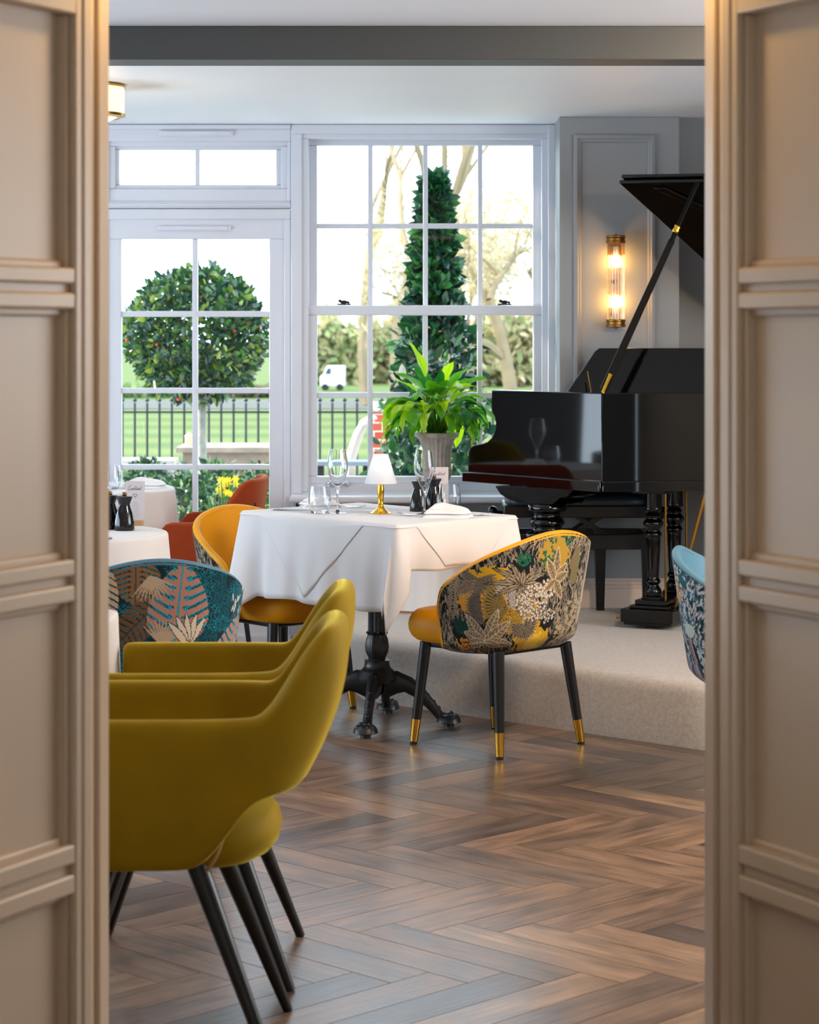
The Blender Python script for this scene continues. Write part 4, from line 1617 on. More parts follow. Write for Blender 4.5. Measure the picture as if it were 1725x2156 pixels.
def fork(label, tip, tail, group):
    """Dinner fork lying on the cloth from tine tips to handle end."""
    d = (tail - tip)
    L = d.length
    rz = math.atan2(d.y, d.x)
    mb = MB()
    zt = lambda x: 0.004 + 0.010 * max(0, 1 - x / 0.06) * 0.7 + 0.006 * math.exp(-((x - 0.085) / 0.03) ** 2)
    for q in range(4):
        y = (q - 1.5) * 0.0062
        mb.tube([(0.0, y, 0.012), (0.020, y, 0.007), (0.045, y, 0.005), (0.054, y * 0.98, 0.0055)], [0.0010, 0.0015, 0.0017, 0.0017], 6)
    rows = []
    for x, w in ((0.050, 0.0112), (0.062, 0.0110), (0.074, 0.0070), (0.084, 0.0032), (0.12, 0.0027), (0.16, 0.0046), (L - 0.008, 0.0080), (L, 0.0050)):
        z = zt(x)
        rows.append([Vector((x, w * s, z + hz)) for s, hz in ((-1, 0), (-0.5, 0.0012), (0.5, 0.0012), (1, 0), (0.5, -0.001), (-0.5, -0.001))])
    mb.grid(rows, True)
    o = mb.build('fork', M['chrome'], smooth=60)
    o.location = tip
    o.rotation_euler = (0, 0, rz)
    return tag(o, label, 'fork', group)


def knife(label, tip, tail, group):
    d = (tail - tip)
    L = d.length
    mb = MB()
    rows = []
    for x, w, h in ((0.0, 0.002, 0.0006), (0.03, 0.008, 0.0012), (0.09, 0.0095, 0.0016), (0.110, 0.006, 0.003), (0.13, 0.006, 0.0040), (L - 0.01, 0.0078, 0.0045), (L, 0.005, 0.003)):
        rows.append([Vector((x, w * math.cos(a), 0.0045 + h * math.sin(a))) for a in [2 * PI * k / 10 for k in range(10)]])
    mb.grid(rows, True)
    o = mb.build('table_knife', M['chrome'], smooth=60)
    o.location = tip
    o.rotation_euler = (0, 0, math.atan2(d.y, d.x))
    return tag(o, label, 'knife', group)


GF = 'steel forks on the white table'
f1 = on(838, 1086)
fork('steel fork left of the right napkin, tines to the lamp', f1, f1 + Vector((0.135, -0.075, 0)).normalized() * 0.165, GF)
f2 = on(770, 1071)
fork('steel fork lying behind the left wine glass', f2, f2 + Vector((-0.15, 0.03, 0)).normalized() * 0.16, GF)
k1 = on(660, 1076)
knife('steel knife at the left edge of the lamp table', k1, k1 + Vector((-0.13, 0.012, 0)).normalized() * 0.15, 'steel knives on the tables')
k2 = on(955, 1087)
knife('steel knife handle showing right of the right napkin', k2, k2 + Vector((0.13, 0.02, 0)).normalized() * 0.115, 'steel knives on the tables')
k3 = on(226, 1136)
knife('steel knife on the left round table at the door jamb', k3 + Vector((-0.12, 0, 0)), k3 + Vector((0.015, -0.004, 0)), 'steel knives on the tables')

# ================================================================== grand piano
PA, PB = Vector((0.239, 9.66)), Vector((0.760, 9.006))          # treble cheek from the key arm to the near corner
ZU, ZR, ZM = 0.790, 1.180, 0.832                                # underside, rim top, top of the base moulding
pn = thing('grand_piano', 'black lacquered grand piano with raised lid on the carpeted stage', 'piano', (1.1, 9.3, SZ))
pn_inv = Matrix.Translation((-1.1, -9.3, -SZ))


def pb(mb, name, m, **kw):
    mb.v = [tuple(Vector(p) + Vector((-1.1, -9.3, -SZ))) for p in mb.v]
    return mb.build(name, m, pn, **kw)


tdir = (PB - PA).normalized()
tnor = Vector((-tdir.y, tdir.x))
if tnor.x < 0:
    tnor = -tnor                                               # into the case
Lc = (PB - PA).length
# cheek board with the scrolled key arm
poly = [(0.012, ZM - 0.01), (Lc, ZM - 0.01), (Lc, ZR), (0.20 * Lc, ZR), (0.197 * Lc, 1.145), (0.197 * Lc, 1.100), (0.205 * Lc, 1.082), (0.222 * Lc, 1.066), (0.230 * Lc, 1.045), (0.228 * Lc, 1.022), (0.218 * Lc, 1.000),
        (0.198 * Lc, 0.980), (0.165 * Lc, 0.962), (0.12 * Lc, 0.952), (0.06 * Lc, 0.945), (0.035 * Lc, 0.935), (0.018 * Lc, 0.915), (0.012, 0.89)]
vs = []
for off in (0.0, 0.05):
    for tt, z in poly:
        q = PA + tdir * tt + tnor * off
        vs.append((q.x, q.y, z))
n = len(poly)
mb = MB().add(vs, [tuple(range(n)), tuple(reversed(range(n, 2 * n)))] + [(i, n + i, n + (i + 1) % n, (i + 1) % n) for i in range(n)])
pb(mb, 'cheek', M['piano'], bevel=0.004, seg=3, smooth=30)
# curved rim from the near corner to the tail and along the bass side
def bez(p0, p1, p2, p3, n):
    return [(p0 * (1 - t) ** 3 + p1 * 3 * t * (1 - t) ** 2 + p2 * 3 * t * t * (1 - t) + p3 * t ** 3) for t in [k / n for k in range(n + 1)]]
rim = bez(PB, Vector((0.95, 9.05)), Vector((1.25, 9.12)), Vector((1.60, 8.98)), 16)[0:] + bez(Vector((1.60, 8.98)), Vector((1.95, 8.82)), Vector((2.25, 8.50)), Vector((2.60, 8.62)), 12)[1:]
rim += bez(Vector((2.60, 8.62)), Vector((2.85, 8.72)), Vector((2.9, 8.9)), Vector((2.75, 9.10)), 8)[1:] + [Vector((1.80, 9.92))]


def strip(path, z0, z1, th, out=0.0):
    rows = [[], [], [], []]
    k = len(path)
    for i, p in enumerate(path):
        t = (path[min(i + 1, k - 1)] - path[max(i - 1, 0)]).normalized()
        nr = Vector((-t.y, t.x))
        a, b = p - nr * out, p + nr * th
        rows[0].append(Vector((a.x, a.y, z0)))
        rows[1].append(Vector((a.x, a.y, z1)))
        rows[2].append(Vector((b.x, b.y, z1)))
        rows[3].append(Vector((b.x, b.y, z0)))
    mb = MB()
    mb.grid(rows + [rows[0]])
    e = len(path)
    mb.f.append((0, e, 2 * e, 3 * e))
    mb.f.append((e - 1, 4 * e - 1, 3 * e - 1, 2 * e - 1))
    return mb


pb(strip(rim, ZM - 0.01, ZR, 0.05), 'rim', M['piano'], bevel=0.003, smooth=30)
ms = strip([PA - tdir * 0.012] + [PA.lerp(PB, q / 6) for q in range(1, 6)] + [PB], ZU, ZM, 0.05, 0.014)
pb(ms, 'moulding', M['piano'], bevel=0.006, seg=3, smooth=30)
pb(strip(rim, ZU, ZM, 0.05, 0.012), 'moulding', M['piano'], bevel=0.005, smooth=30)
# key bed / underside and inner plate
KB = [PA + tdir * 0.02 + tnor * 0.03, PB + tnor * 0.04] + [p + Vector((0.0, 0.03)) for p in rim[2:-1]] + [Vector((1.78, 9.90)), Vector((0.42, 9.80))]
pb(MB().prism([(p.x, p.y) for p in KB], ZU + 0.004, ZM - 0.004), 'key_bed', M['piano'])
pb(MB().prism([(p.x, p.y) for p in [PA.lerp(PB, 0.45) + tnor * 0.05, PB + tnor * 0.055 + Vector((0.02, 0.02))] + [p + Vector((0.0, 0.055)) for p in rim[2:-2]] + [Vector((1.72, 9.80)), Vector((0.70, 9.64))]], 1.02, 1.04), 'soundboard',
   mat('gilt_plate', (120, 86, 40), 0.4, metal=0.6))
# fall board and keys at the player side
pb(MB().prism([(PA.x + 0.10, PA.y + 0.02), (PA.x + 0.16, PA.y - 0.06), (1.74, 9.80), (1.74, 9.88)], ZM, 0.885), 'key_slip', M['piano'], bevel=0.003)
keys = MB().prism([(PA.x + 0.16, PA.y - 0.01), (PA.x + 0.24, PA.y - 0.11), (1.70, 9.70), (1.70, 9.82)], 0.885, 0.898)
pb(keys, 'keyboard', mat('ivory_keys', (236, 232, 220), 0.25))
# music desk: a dark leaning panel with sloping side
ya, yb = 9.58, 9.66
md = MB()
dk = [P(1186, 838, ya), P(1252, 741, yb), P(1262, 733, yb), P(1640, 733, yb), P(1700, 838, ya)]
vs = [tuple(p) for p in dk] + [(p.x, p.y + 0.018, p.z) for p in dk]
md.add(vs, [(0, 1, 2, 3, 4), (9, 8, 7, 6, 5)] + [(i, 5 + i, 5 + (i + 1) % 5, (i + 1) % 5) for i in range(5)])
pb(md, 'music_desk', M['piano'], bevel=0.003)
a, b = P(1238, 782, 9.55), P(1246, 826, 9.50)
pb(MB().tube([a, b], 0.003, 8), 'desk_strut', M['antique'])
# raised lid with folded-back front flap
H_ = Vector((1.86, 9.78, 1.19))
Cn = P(1303, 385, 9.32)
Ev = Vector((1.0, -0.42, -0.012))
Ev2 = Ev.normalized()
Fv = (Cn - H_)
nrm = Fv.cross(Ev2).normalized()
if nrm.z < 0:
    nrm = -nrm
def slab(corners, th, name):
    vs = [tuple(p) for p in corners] + [tuple(p + nrm * th) for p in corners]
    k = len(corners)
    mb = MB().add(vs, [tuple(range(k)), tuple(reversed(range(k, 2 * k)))] + [(i, k + i, k + (i + 1) % k, (i + 1) % k) for i in range(k)])
    return pb(mb, name, M['piano'], bevel=0.003, seg=3)
slab([Cn, Cn + Ev2 * 0.75, Cn + Ev2 * 1.25 + (H_ - Cn) * 0.25, H_ + Ev2 * 1.3, H_], 0.020, 'lid')
C2 = Cn + nrm * 0.024 + (Cn - H_).normalized() * 0.012 + Ev2 * 0.012
fl2 = [C2, C2 + Ev2 * 0.42, C2 + Ev2 * 0.42 + (H_ - Cn) * 0.97, C2 + (H_ - Cn) * 0.97]
slab(fl2, 0.018, 'lid_flap')
# batten under the lid
bt0 = Cn + Ev2 * 0.13 + (H_ - Cn) * 0.02 - nrm * 0.012
slab([bt0, bt0 + Ev2 * 0.05, bt0 + Ev2 * 0.42 + (H_ - Cn) * 0.42, bt0 + Ev2 * 0.36 + (H_ - Cn) * 0.42], 0.014, 'lid_batten')
# prop stick with brass collar and foot
p0, p1 = P(1271, 822, 9.04), P(1476, 372, 9.13)
d = (p1 - p0)
sd = Vector((d.z, 0, -d.x)).normalized()
st = MB()
fw = Vector((0, 1, 0))
rows = []
for q in (0.0, 0.70):
    c = p0 + d * q
    w = 0.0155 - 0.004 * q
    rows.append([c + sd * w + fw * 0.009, c + sd * w - fw * 0.009, c - sd * w - fw * 0.009, c - sd * w + fw * 0.009])
st.grid([[r[i] for r in rows] for i in range(4)] + [[r[0] for r in rows]])
st.f.append((0, 2, 4, 6))
for q in (0.70, 0.99):
    pass
st.tube([p0 + d * 0.69, p0 + d * 0.97], 0.0105, 10)
pb(st, 'prop_stick', M['prop'], bevel=0.002)
bc = MB().tube([p0 + d * 0.735, p0 + d * 0.745, p0 + d * 0.755, p0 + d * 0.765], [0.013, 0.016, 0.013, 0.015], 14)
f = pb(bc, 'prop_collar', M['gold'])
f['label'] = 'brass collar on the lid prop'
bc = MB().tube([p0 + Vector((-0.004, -0.012, -0.01)), p0 + d * 0.03 + Vector((0.0, -0.012, 0)), p0 + d * 0.075 + Vector((0.0, -0.012, 0))], [0.008, 0.008, 0.010], 10)
pb(bc, 'prop_hinge', M['gold'])
# treble leg: truss block and turned baluster
lc = Vector((0.565, 9.36))
mb = MB()
blk = [(-0.175, ZU), (-0.150, 0.755), (-0.12, 0.735), (-0.06, 0.715), (0.07, 0.715), (0.095, 0.745), (0.13, 0.752), (0.16, ZU)]
vs = []
bn = tnor * 0.12
for off in (-0.06, 0.10):
    for tt, z in blk:
        q = lc + Vector((1.0, -0.25)).normalized() * tt + tnor * off
        vs.append((q.x, q.y, z))
n = len(blk)
mb.add(vs, [tuple(range(n)), tuple(reversed(range(n, 2 * n)))] + [(i, n + i, n + (i + 1) % n, (i + 1) % n) for i in range(n)])
pb(mb, 'leg_block', M['piano'], bevel=0.004, seg=3)
lp = smooth_prof([(0.050, 0.0), (0.055, 0.02), (0.050, 0.05), (0.030, 0.07), (0.034, 0.12), (0.050, 0.30), (0.056, 0.345), (0.085, 0.352), (0.088, 0.368), (0.064, 0.385), (0.062, 0.400), (0.072, 0.412), (0.070, 0.425), (0.056, 0.440), (0.058, 0.455), (0.078, 0.466), (0.080, 0.480), (0.076, 0.492)], 4)
pb(MB().lathe(lp, (lc.x, lc.y, SZ), 36), 'leg', M['piano'], smooth=50)
for q in (Vector((1.72, 9.72)), Vector((2.55, 8.86))):
    pb(MB().lathe(lp[:-1] + [(0.075, 0.57)], (q.x, q.y, SZ), 28), 'leg', M['piano'], smooth=50)
# pedal lyre
lb_ = Vector((1.045, 9.36))
ax = Vector((0.42, 0.907))
perp = Vector((ax.y, -ax.x))
def obox(mb, c, hl, hw, z0, z1):
    pts = [c + ax * s * hl + perp * r * hw for s, r in ((-1, -1), (-1, 1), (1, 1), (1, -1))]
    return mb.prism([(p.x, p.y) for p in pts], z0, z1)
mb = MB()
obox(mb, lb_, 0.215, 0.100, 0.240, 0.254)
obox(mb, lb_, 0.225, 0.110, 0.252, 0.305)
obox(mb, lb_, 0.195, 0.082, 0.303, 0.318)
obox(mb, lb_, 0.175, 0.066, 0.317, 0.338)
for s in (-1, 1):
    c = lb_ + ax * s * 0.135
    obox(mb, c, 0.038, 0.038, 0.336, 0.352)
pb(mb, 'lyre_base', M['piano'], bevel=0.004, seg=3)
prof = smooth_prof([(0.030, 0.350), (0.033, 0.358), (0.034, 0.375), (0.024, 0.392), (0.022, 0.400), (0.029, 0.408), (0.029, 0.416), (0.022, 0.428), (0.0235, 0.445), (0.0285, 0.55), (0.0295, 0.590), (0.034, 0.598), (0.034, 0.606), (0.027, 0.618), (0.030, 0.626), (0.040, 0.640), (0.041, 0.652), (0.028, 0.668), (0.033, 0.678), (0.026, 0.690), (0.036, 0.700), (0.036, 0.712), (0.035, 0.72), (0.035, 0.795)], 3)
for s in (-1, 1):
    c = lb_ + ax * s * 0.135
    pb(MB().lathe(prof, (c.x, c.y, 0), 28), 'lyre_column', M['piano'], smooth=50)
    r0 = c + perp * 0.052 - ax * 0.0
    f = pb(MB().tube([(r0.x, r0.y, 0.32), (r0.x, r0.y, 0.80)], 0.0042, 8), 'pedal_rod', M['brass'])
mb = MB()
obox(mb, lb_, 0.20, 0.07, 0.770, 0.795)
pb(mb, 'lyre_head', M['piano'], bevel=0.003)
a, b = P(1421, 1280, 9.20), P(1486, 1040, 9.05)
pb(MB().tube([a, b], 0.0065, 10), 'lyre_brace', M['brass'])
for s in (-1, 0, 1):
    c = lb_ - perp * 0.10 + ax * s * 0.06
    e = c - perp * 0.085
    rows = []
    for k, (w, z) in enumerate(((0.010, 0.262), (0.011, 0.258), (0.017, 0.252), (0.016, 0.250), (0.004, 0.250))):
        q = c.lerp(e, k / 4)
        rows.append([Vector((*(q + ax * w), z)), Vector((*(q - ax * w), z)), Vector((*(q - ax * w), z - 0.008)), Vector((*(q + ax * w), z - 0.008))])
    pb(MB().grid(rows, True), 'pedal', M['brass'], bevel=0.001)

# piano stool
bs = thing('piano_stool', 'black duet piano stool with dark teal padded top behind the piano', 'stool', (0.705, 9.665, SZ))
MB().cushion(0.300, -0.165, 0.165, 0.452, 0.520, 7.0, 0.045, 64, 0.014).build('cushion', M['bench_fabric'], bs, smooth=180)
MB().box(-0.312, 0.312, -0.172, 0.172, 0.422, 0.474).build('tray', M['black_wood'], bs, bevel=0.006, seg=3)
mb = MB()
mb.box(-0.30, 0.312, -0.165, -0.140, 0.290, 0.352)
mb.box(-0.30, 0.312, 0.140, 0.165, 0.290, 0.352)
mb.box(-0.312, -0.285, -0.165, 0.165, 0.290, 0.352)
mb.box(0.285, 0.312, -0.165, 0.165, 0.290, 0.352)
mb.build('lower_frame', M['black_wood'], bs, bevel=0.003)
for yy in (-0.09, 0.09):
    for x0 in (-0.12, 0.05):
        for sg in (-1, 1):
            a_, b_ = Vector((x0 - sg * 0.055, yy + sg * 0.006, 0.352)), Vector((x0 + sg * 0.055, yy + sg * 0.006, 0.424))
            dd = (b_ - a_).normalized()
            nn = Vector((-dd.z, 0, dd.x)) * 0.009
            vs = [a_ + nn, a_ - nn, b_ - nn, b_ + nn]
            MB().add([p + Vector((0, -0.004, 0)) for p in vs] + [p + Vector((0, 0.004, 0)) for p in vs],
                   [(0, 1, 2, 3), (7, 6, 5, 4), (0, 4, 5, 1), (1, 5, 6, 2), (2, 6, 7, 3), (3, 7, 4, 0)]).build('scissor_bar', M['black_wood'], bs)
for sx, sy in ((0.288, -0.142), (0.115, 0.140), (-0.288, -0.142), (-0.288, 0.140)):
    rows = [[Vector((sx + ww * a_, sy + ww * b_, z)) for a_, b_ in ((-1, -1), (1, -1), (1, 1), (-1, 1))] for ww, z in ((0.017, 0.0), (0.024, 0.30), (0.024, 0.352))]
    mb = MB().grid(rows, True)
    mb.f.append((3, 2, 1, 0))
    mb.build('leg', M['black_wood'], bs, bevel=0.002)
for s in (-1, 1):
    k_ = MB().lathe([(0.008, 0.0), (0.010, 0.02), (0.026, 0.030), (0.030, 0.045), (0.024, 0.058), (0.008, 0.064)], seg=24,
                    M=Matrix.Translation((s * 0.312, -0.06, 0.435)) @ Matrix.Rotation(s * PI / 2, 4, 'Y'))
    k_.build('height_knob', M['piano'], bs, smooth=60)

# ================================================================== wall lamp on the pier
sx_ = P(1295, 593, YP)
wl = thing('wall_sconce', 'brass wall lamp of glass rods with two lit bulbs on the grey pier', 'wall lamp', (sx_.x, YP, sx_.z))
zh = 0.170
yc = -0.052
for s in (-1, 1):
    z0_ = s * zh
    pr = [(0.0405, 0.0), (0.0425, 0.003), (0.0425, 0.008), (0.0395, 0.011), (0.0395, 0.022), (0.0425, 0.026), (0.0425, 0.031), (0.036, 0.034), (0.006, 0.036), (0.005, 0.040), (0.002, 0.042)]
    MB().lathe([(r, s * z) for r, z in pr], (0, yc, z0_ - s * 0.006), 36).build('end_cap', M['antique'], wl, smooth=30)
for k in range(18):
    a_ = 2 * PI * k / 18
    MB().tube([(0.0355 * math.cos(a_), yc + 0.0355 * math.sin(a_), -zh), (0.0355 * math.cos(a_), yc + 0.0355 * math.sin(a_), zh)], 0.0034, 10).build('glass_rod', M['rod_glass'], wl)
MB().box(-0.026, 0.026, -0.006, 0.0, -zh, zh).build('back_plate', M['antique'], wl, bevel=0.002)
mb = MB().tube([(0, -0.004, 0), (0, yc, 0)], 0.008, 10)
mb.build('arm', M['antique'], wl)
gb = mat('lit_lamp_bulb', (255, 226, 170), 0.4, emit=((255, 196, 112), 60))
for s in (-1, 1):
    MB().lathe([(0.012, s * 0.150), (0.012, s * 0.118), (0.009, s * 0.112)], (0, yc, 0), 16).build('lamp_holder', M['card'], wl)
    MB().ball((0, yc, s * 0.088), 0.0235, 18, 12, 1, 1, 1.25).build('bulb', gb, wl, smooth=180)
    lamp('sconce_light', 'POINT', (sx_.x, YP + yc, sx_.z + s * 0.088), 40.0, (1.0, 0.68, 0.36), shadow_soft_size=0.018).parent = None

# flush ceiling lamp by the left jamb
cp = Vector((P(262, 200, 8.62).x - 0.155, 8.62, CEIL))
cl_ = thing('ceiling_lamp', 'cream glass drum lamp with brass rims under the ceiling at left', 'ceiling lamp', cp)
lit = mat('lit_cream_glass', (255, 240, 214), 0.4, emit=((255, 222, 168), 1.15))
MB().lathe([(0.150, -0.118), (0.154, -0.112), (0.154, -0.012), (0.150, -0.008)], seg=56).build('drum_shade', lit, cl_, smooth=40)
MB().lathe([(0.001, -0.150), (0.05, -0.147), (0.10, -0.136), (0.135, -0.119), (0.136, -0.112)], seg=56).build('bottom_dish', lit, cl_, smooth=60)
MB().lathe([(0.128, -0.124), (0.140, -0.126), (0.157, -0.121), (0.158, -0.111), (0.153, -0.110), (0.134, -0.116)], seg=56, close=False).build('lower_rim', M['brass'], cl_, smooth=40)
MB().lathe([(0.10, 0.0), (0.157, -0.004), (0.158, -0.012), (0.152, -0.014)], seg=56).build('upper_rim', M['brass'], cl_, smooth=40)
lamp('ceiling_lamp_glow', 'POINT', (cp.x, cp.y, CEIL - 0.20), 5, (1.0, 0.78, 0.5), shadow_soft_size=0.1)

# ================================================================== plant on the plinth under the window
uc = Vector((0.122, 10.178))
pl = thing('plinth', 'low round stand draped in white cloth on the stage behind the lamp table', 'stand', (0.08, 9.86, SZ))
ZP = 0.57
MB().lathe([(0.19, 0.0), (0.19, ZP - SZ - 0.004)], seg=48).build('drum', M['lightwood'], pl)
n = 160
rows = []
for (r, z) in ((0.05, ZP - SZ), (0.16, ZP - SZ), (0.19, ZP - SZ - 0.002), (0.197, ZP - SZ - 0.012), (0.199, 0.25), (0.201, 0.12), (0.203, 0.012)):
    rows.append([Vector(((r + (0.0035 * math.sin(k * 2 * PI / n * 17) * (1 - z / (ZP - SZ)))) * math.cos(k * 2 * PI / n), (r + (0.0035 * math.sin(k * 2 * PI / n * 17) * (1 - z / (ZP - SZ)))) * math.sin(k * 2 * PI / n), z)) for k in range(n)])
mb = MB().grid(rows, True)
mb.f.append(tuple(reversed(range(n))))
mb.build('skirt_cloth', M['cloth'], pl, smooth=60)
ZP = P(0, 1045, YW - 0.125).z + 0.001

ur = thing('plant_urn', 'weathered fluted stone urn on the white sill of the sash window', 'urn', (uc.x, uc.y, ZP))
MB().lathe([(0.046, 0.0), (0.047, 0.014), (0.044, 0.020), (0.040, 0.024), (0.030, 0.034), (0.026, 0.046), (0.034, 0.056)], seg=40).build('foot', M['stone'], ur, smooth=40)
MB().lathe(smooth_prof([(0.030, 0.054), (0.052, 0.066), (0.066, 0.090), (0.070, 0.108), (0.069, 0.116)], 3), seg=128, flute=(22, 0.09)).build('bowl', M['stone'], ur, smooth=60)
MB().lathe([(0.066, 0.114), (0.071, 0.117), (0.071, 0.122), (0.066, 0.125)], seg=48).build('band', M['stone'], ur, smooth=40)
MB().lathe(smooth_prof([(0.066, 0.123), (0.064, 0.16), (0.066, 0.20), (0.074, 0.235), (0.088, 0.258)], 3), seg=140, flute=(22, 0.08)).build('body', M['stone'], ur, smooth=60)
MB().lathe([(0.086, 0.256), (0.096, 0.260), (0.100, 0.266), (0.100, 0.276), (0.095, 0.281), (0.080, 0.280), (0.078, 0.262)], seg=56, close=False).build('lip', M['stone'], ur, smooth=40)
MB().lathe([(0.002, 0.266), (0.079, 0.262)], seg=32, close=False).build('soil', M['soil'], ur)


def tinted(mb, cols, name, material, parent=None):
    o = mb.build(name, material, parent, smooth=180)
    c = np.ones((len(cols), 4), dtype=np.float32)
    c[:, :3] = np.array(cols, dtype=np.float32)
    ca = o.data.color_attributes.new('tint', 'FLOAT_COLOR', 'POINT')
    ca.data.foreach_set('color', c.ravel())
    return o


def blade(mb, cols, base, tip_dir, reach, lift, droop, L, w, col, col2, rng):
    """One lily leaf: arching stalk then a pointed blade."""
    d = Vector((math.cos(tip_dir), math.sin(tip_dir), 0))
    side = Vector((-d.y, d.x, 0))
    s0 = len(mb.v)
    # stalk
    p1 = base + d * reach * 0.35 + Vector((0, 0, lift * 0.7))
    p2 = base + d * reach + Vector((0, 0, lift))
    pts = [base, base.lerp(p1, 0.5) + Vector((0, 0, lift * 0.1)), p1, p1.lerp(p2, 0.6) + Vector((0, 0, lift * 0.06)), p2]
    mb.tube(pts, [0.0032, 0.0028, 0.0024, 0.0020, 0.0018], 6)
    cols += [tuple(col2)] * (len(mb.v) - s0)
    # blade: slope from stalk direction down by droop
    N = 9
    up0 = (p2 - pts[3]).normalized()
    rows = []
    p = p2.copy()
    ang = math.atan2(up0.z, max(0.05, Vector((up0.x, up0.y)).length))
    tw = rng.uniform(-.5, .5)
    for i in range(N):
        t = i / (N - 1)
        wid = w * math.sin(PI * min(1, (t * 0.96 + 0.04)) ** 0.72) ** 0.85 if t < 0.999 else 0.0008
        a = ang - droop * t
        dirv = d * math.cos(a) + Vector((0, 0, 1)) * math.sin(a)
        nr = side.cross(dirv).normalized()
        if nr.z < 0:
            nr = -nr
        sv = side * math.cos(tw) + nr * math.sin(tw)
        fold = nr * wid * 0.35
        rip = nr * 0.004 * math.sin(t * 11 + tw * 9)
        rows.append([p + sv * wid + fold + rip, p + sv * wid * 0.5 + fold * 0.3, p, p - sv * wid * 0.5 + fold * 0.3, p - sv * wid + fold - rip])
        p = p + dirv * L / (N - 1)
    s0 = len(mb.v)
    mb.grid(rows)
    for i in range(N):
        for k in range(5):
            f = 0.82 if k == 2 else 1.0
            cols.append((col[0] * f, col[1] * f, col[2] * f))


rng = random.Random(21)
mb, cols = MB(), []
LIME, MID, DEEP, STALK = lin((176, 216, 20)), lin((92, 168, 22)), lin((34, 112, 34)), lin((110, 160, 40))
crown = Vector((0, -0.01, 0.285))
spec = []
for k in range(70):
    a = rng.uniform(0, 2 * PI)
    outer = rng.random()
    spec.append((a, 0.03 + 0.115 * outer, 0.17 - 0.115 * outer + rng.uniform(-.03, .03), 0.6 + 2.1 * outer, rng.uniform(0.12, 0.17), rng.uniform(0.023, 0.033)))
# the leaves that shape the outline in the photograph
for a, re, li, dr, L, w in ((3.3, .02, .25, .20, .165, .031), (1.0, .03, .20, .3, .16, .03), (2.2, .03, .19, .4, .15, .03), (0.4, .03, .19, .5, .15, .026), (2.9, .05, .17, .3, .13, .020), (0.2, .06, .14, 1.5, .17, .026), (-0.15, .10, .09, 1.5, .19, .028), (3.0, .10, .09, 1.3, .16, .028),
                           (3.35, .11, .03, 1.6, .17, .030), (-2.9, .12, .05, 1.8, .15, .026), (-2.3, .07, .03, 2.6, .14, .022), (-0.6, .09, .02, 2.4, .14, .022), (-1.2, .05, .10, 1.6, .14, .026), (-1.9, .05, .11, 1.5, .14, .026),
                           (2.6, .04, .18, .4, .12, .022), (-0.3, .05, .17, 0.9, .14, .026)):
    spec.append((a, re, li, dr, L, w))
for a, re, li, dr, L, w in spec:
    b0 = crown + Vector((0.045 * math.cos(a) * rng.random(), 0.045 * math.sin(a) * rng.random(), -0.005))
    c = [LIME, MID, LIME, DEEP, MID][rng.randrange(5)]
    blade(mb, cols, b0, a, re, li, dr, L, w, c, STALK, rng)
mb.v = [(x_, min(y_, 0.070), z_) for x_, y_, z_ in mb.v]
tinted(mb, cols, 'foliage', M['lily'], None)
fo = bpy.data.objects['foliage']
lily = thing('peace_lily', 'bright green peace lily with arching pointed leaves growing in the stone urn', 'plant', (uc.x, uc.y, ZP))
fo.parent = lily
# white flower spathe
fl_ = MB().tube([(-0.02, 0.02, 0.27), (-0.10, 0.03, 0.42), (-0.150, 0.03, 0.52)], 0.002, 6)
fl_.build('flower_stalk', M['lily'], lily)
d_ = bpy.data.objects['flower_stalk']
ca = d_.data.color_attributes.new('tint', 'FLOAT_COLOR', 'POINT')
ca.data.foreach_set('color', np.tile(np.array([*STALK, 1], dtype=np.float32), len(d_.data.vertices)))
rows = []
for i in range(8):
    t = i / 7
    w = 0.017 * math.sin(PI * (0.06 + 0.94 * t)) ** 0.8 + 0.0005
    c = Vector((-0.152 - 0.004 * t, 0.03, 0.515 + 0.072 * t))
    rows.append([c + Vector((w, 0.006, 0)), c + Vector((0, -0.004, 0)), c + Vector((-w, 0.006, 0))])
f = MB().grid(rows).build('flower', M['napkin'], lily, smooth=180)
f['label'] = 'white lily flower'

# ================================================================== outdoors
def leafcloud(mb, cols, n, place, size, palette, rng, wr=1.0):
    """n small folded leaves; place() gives a centre and an outward direction."""
    for _ in range(n):
        c, out = place()
        L = size * rng.uniform(0.7, 1.3)
        w = L * rng.uniform(0.20, 0.30) * wr
        d = (Vector((rng.gauss(0, 1), rng.gauss(0, 1), rng.gauss(0, 1))).normalized() * 0.9 + out * 0.7 + Vector((0, 0, 0.15))).normalized()
        s = d.cross(Vector((rng.gauss(0, 1), rng.gauss(0, 1), rng.gauss(0, 1)))).normalized()
        nr = d.cross(s)
        a = [c, c + d * L * 0.35 + s * w + nr * w * .3, c + d * L * 0.75 + s * w * .7 + nr * w * .2, c + d * L, c + d * L * 0.75 - s * w * .7 + nr * w * .2, c + d * L * 0.35 - s * w + nr * w * .3]
        mb.add(a, [(0, 1, 2, 3), (0, 3, 4, 5)])
        col = palette[rng.randrange(len(palette))]
        j = rng.uniform(0.75, 1.25)
        cols += [(col[0] * j, col[1] * j, col[2] * j)] * 6


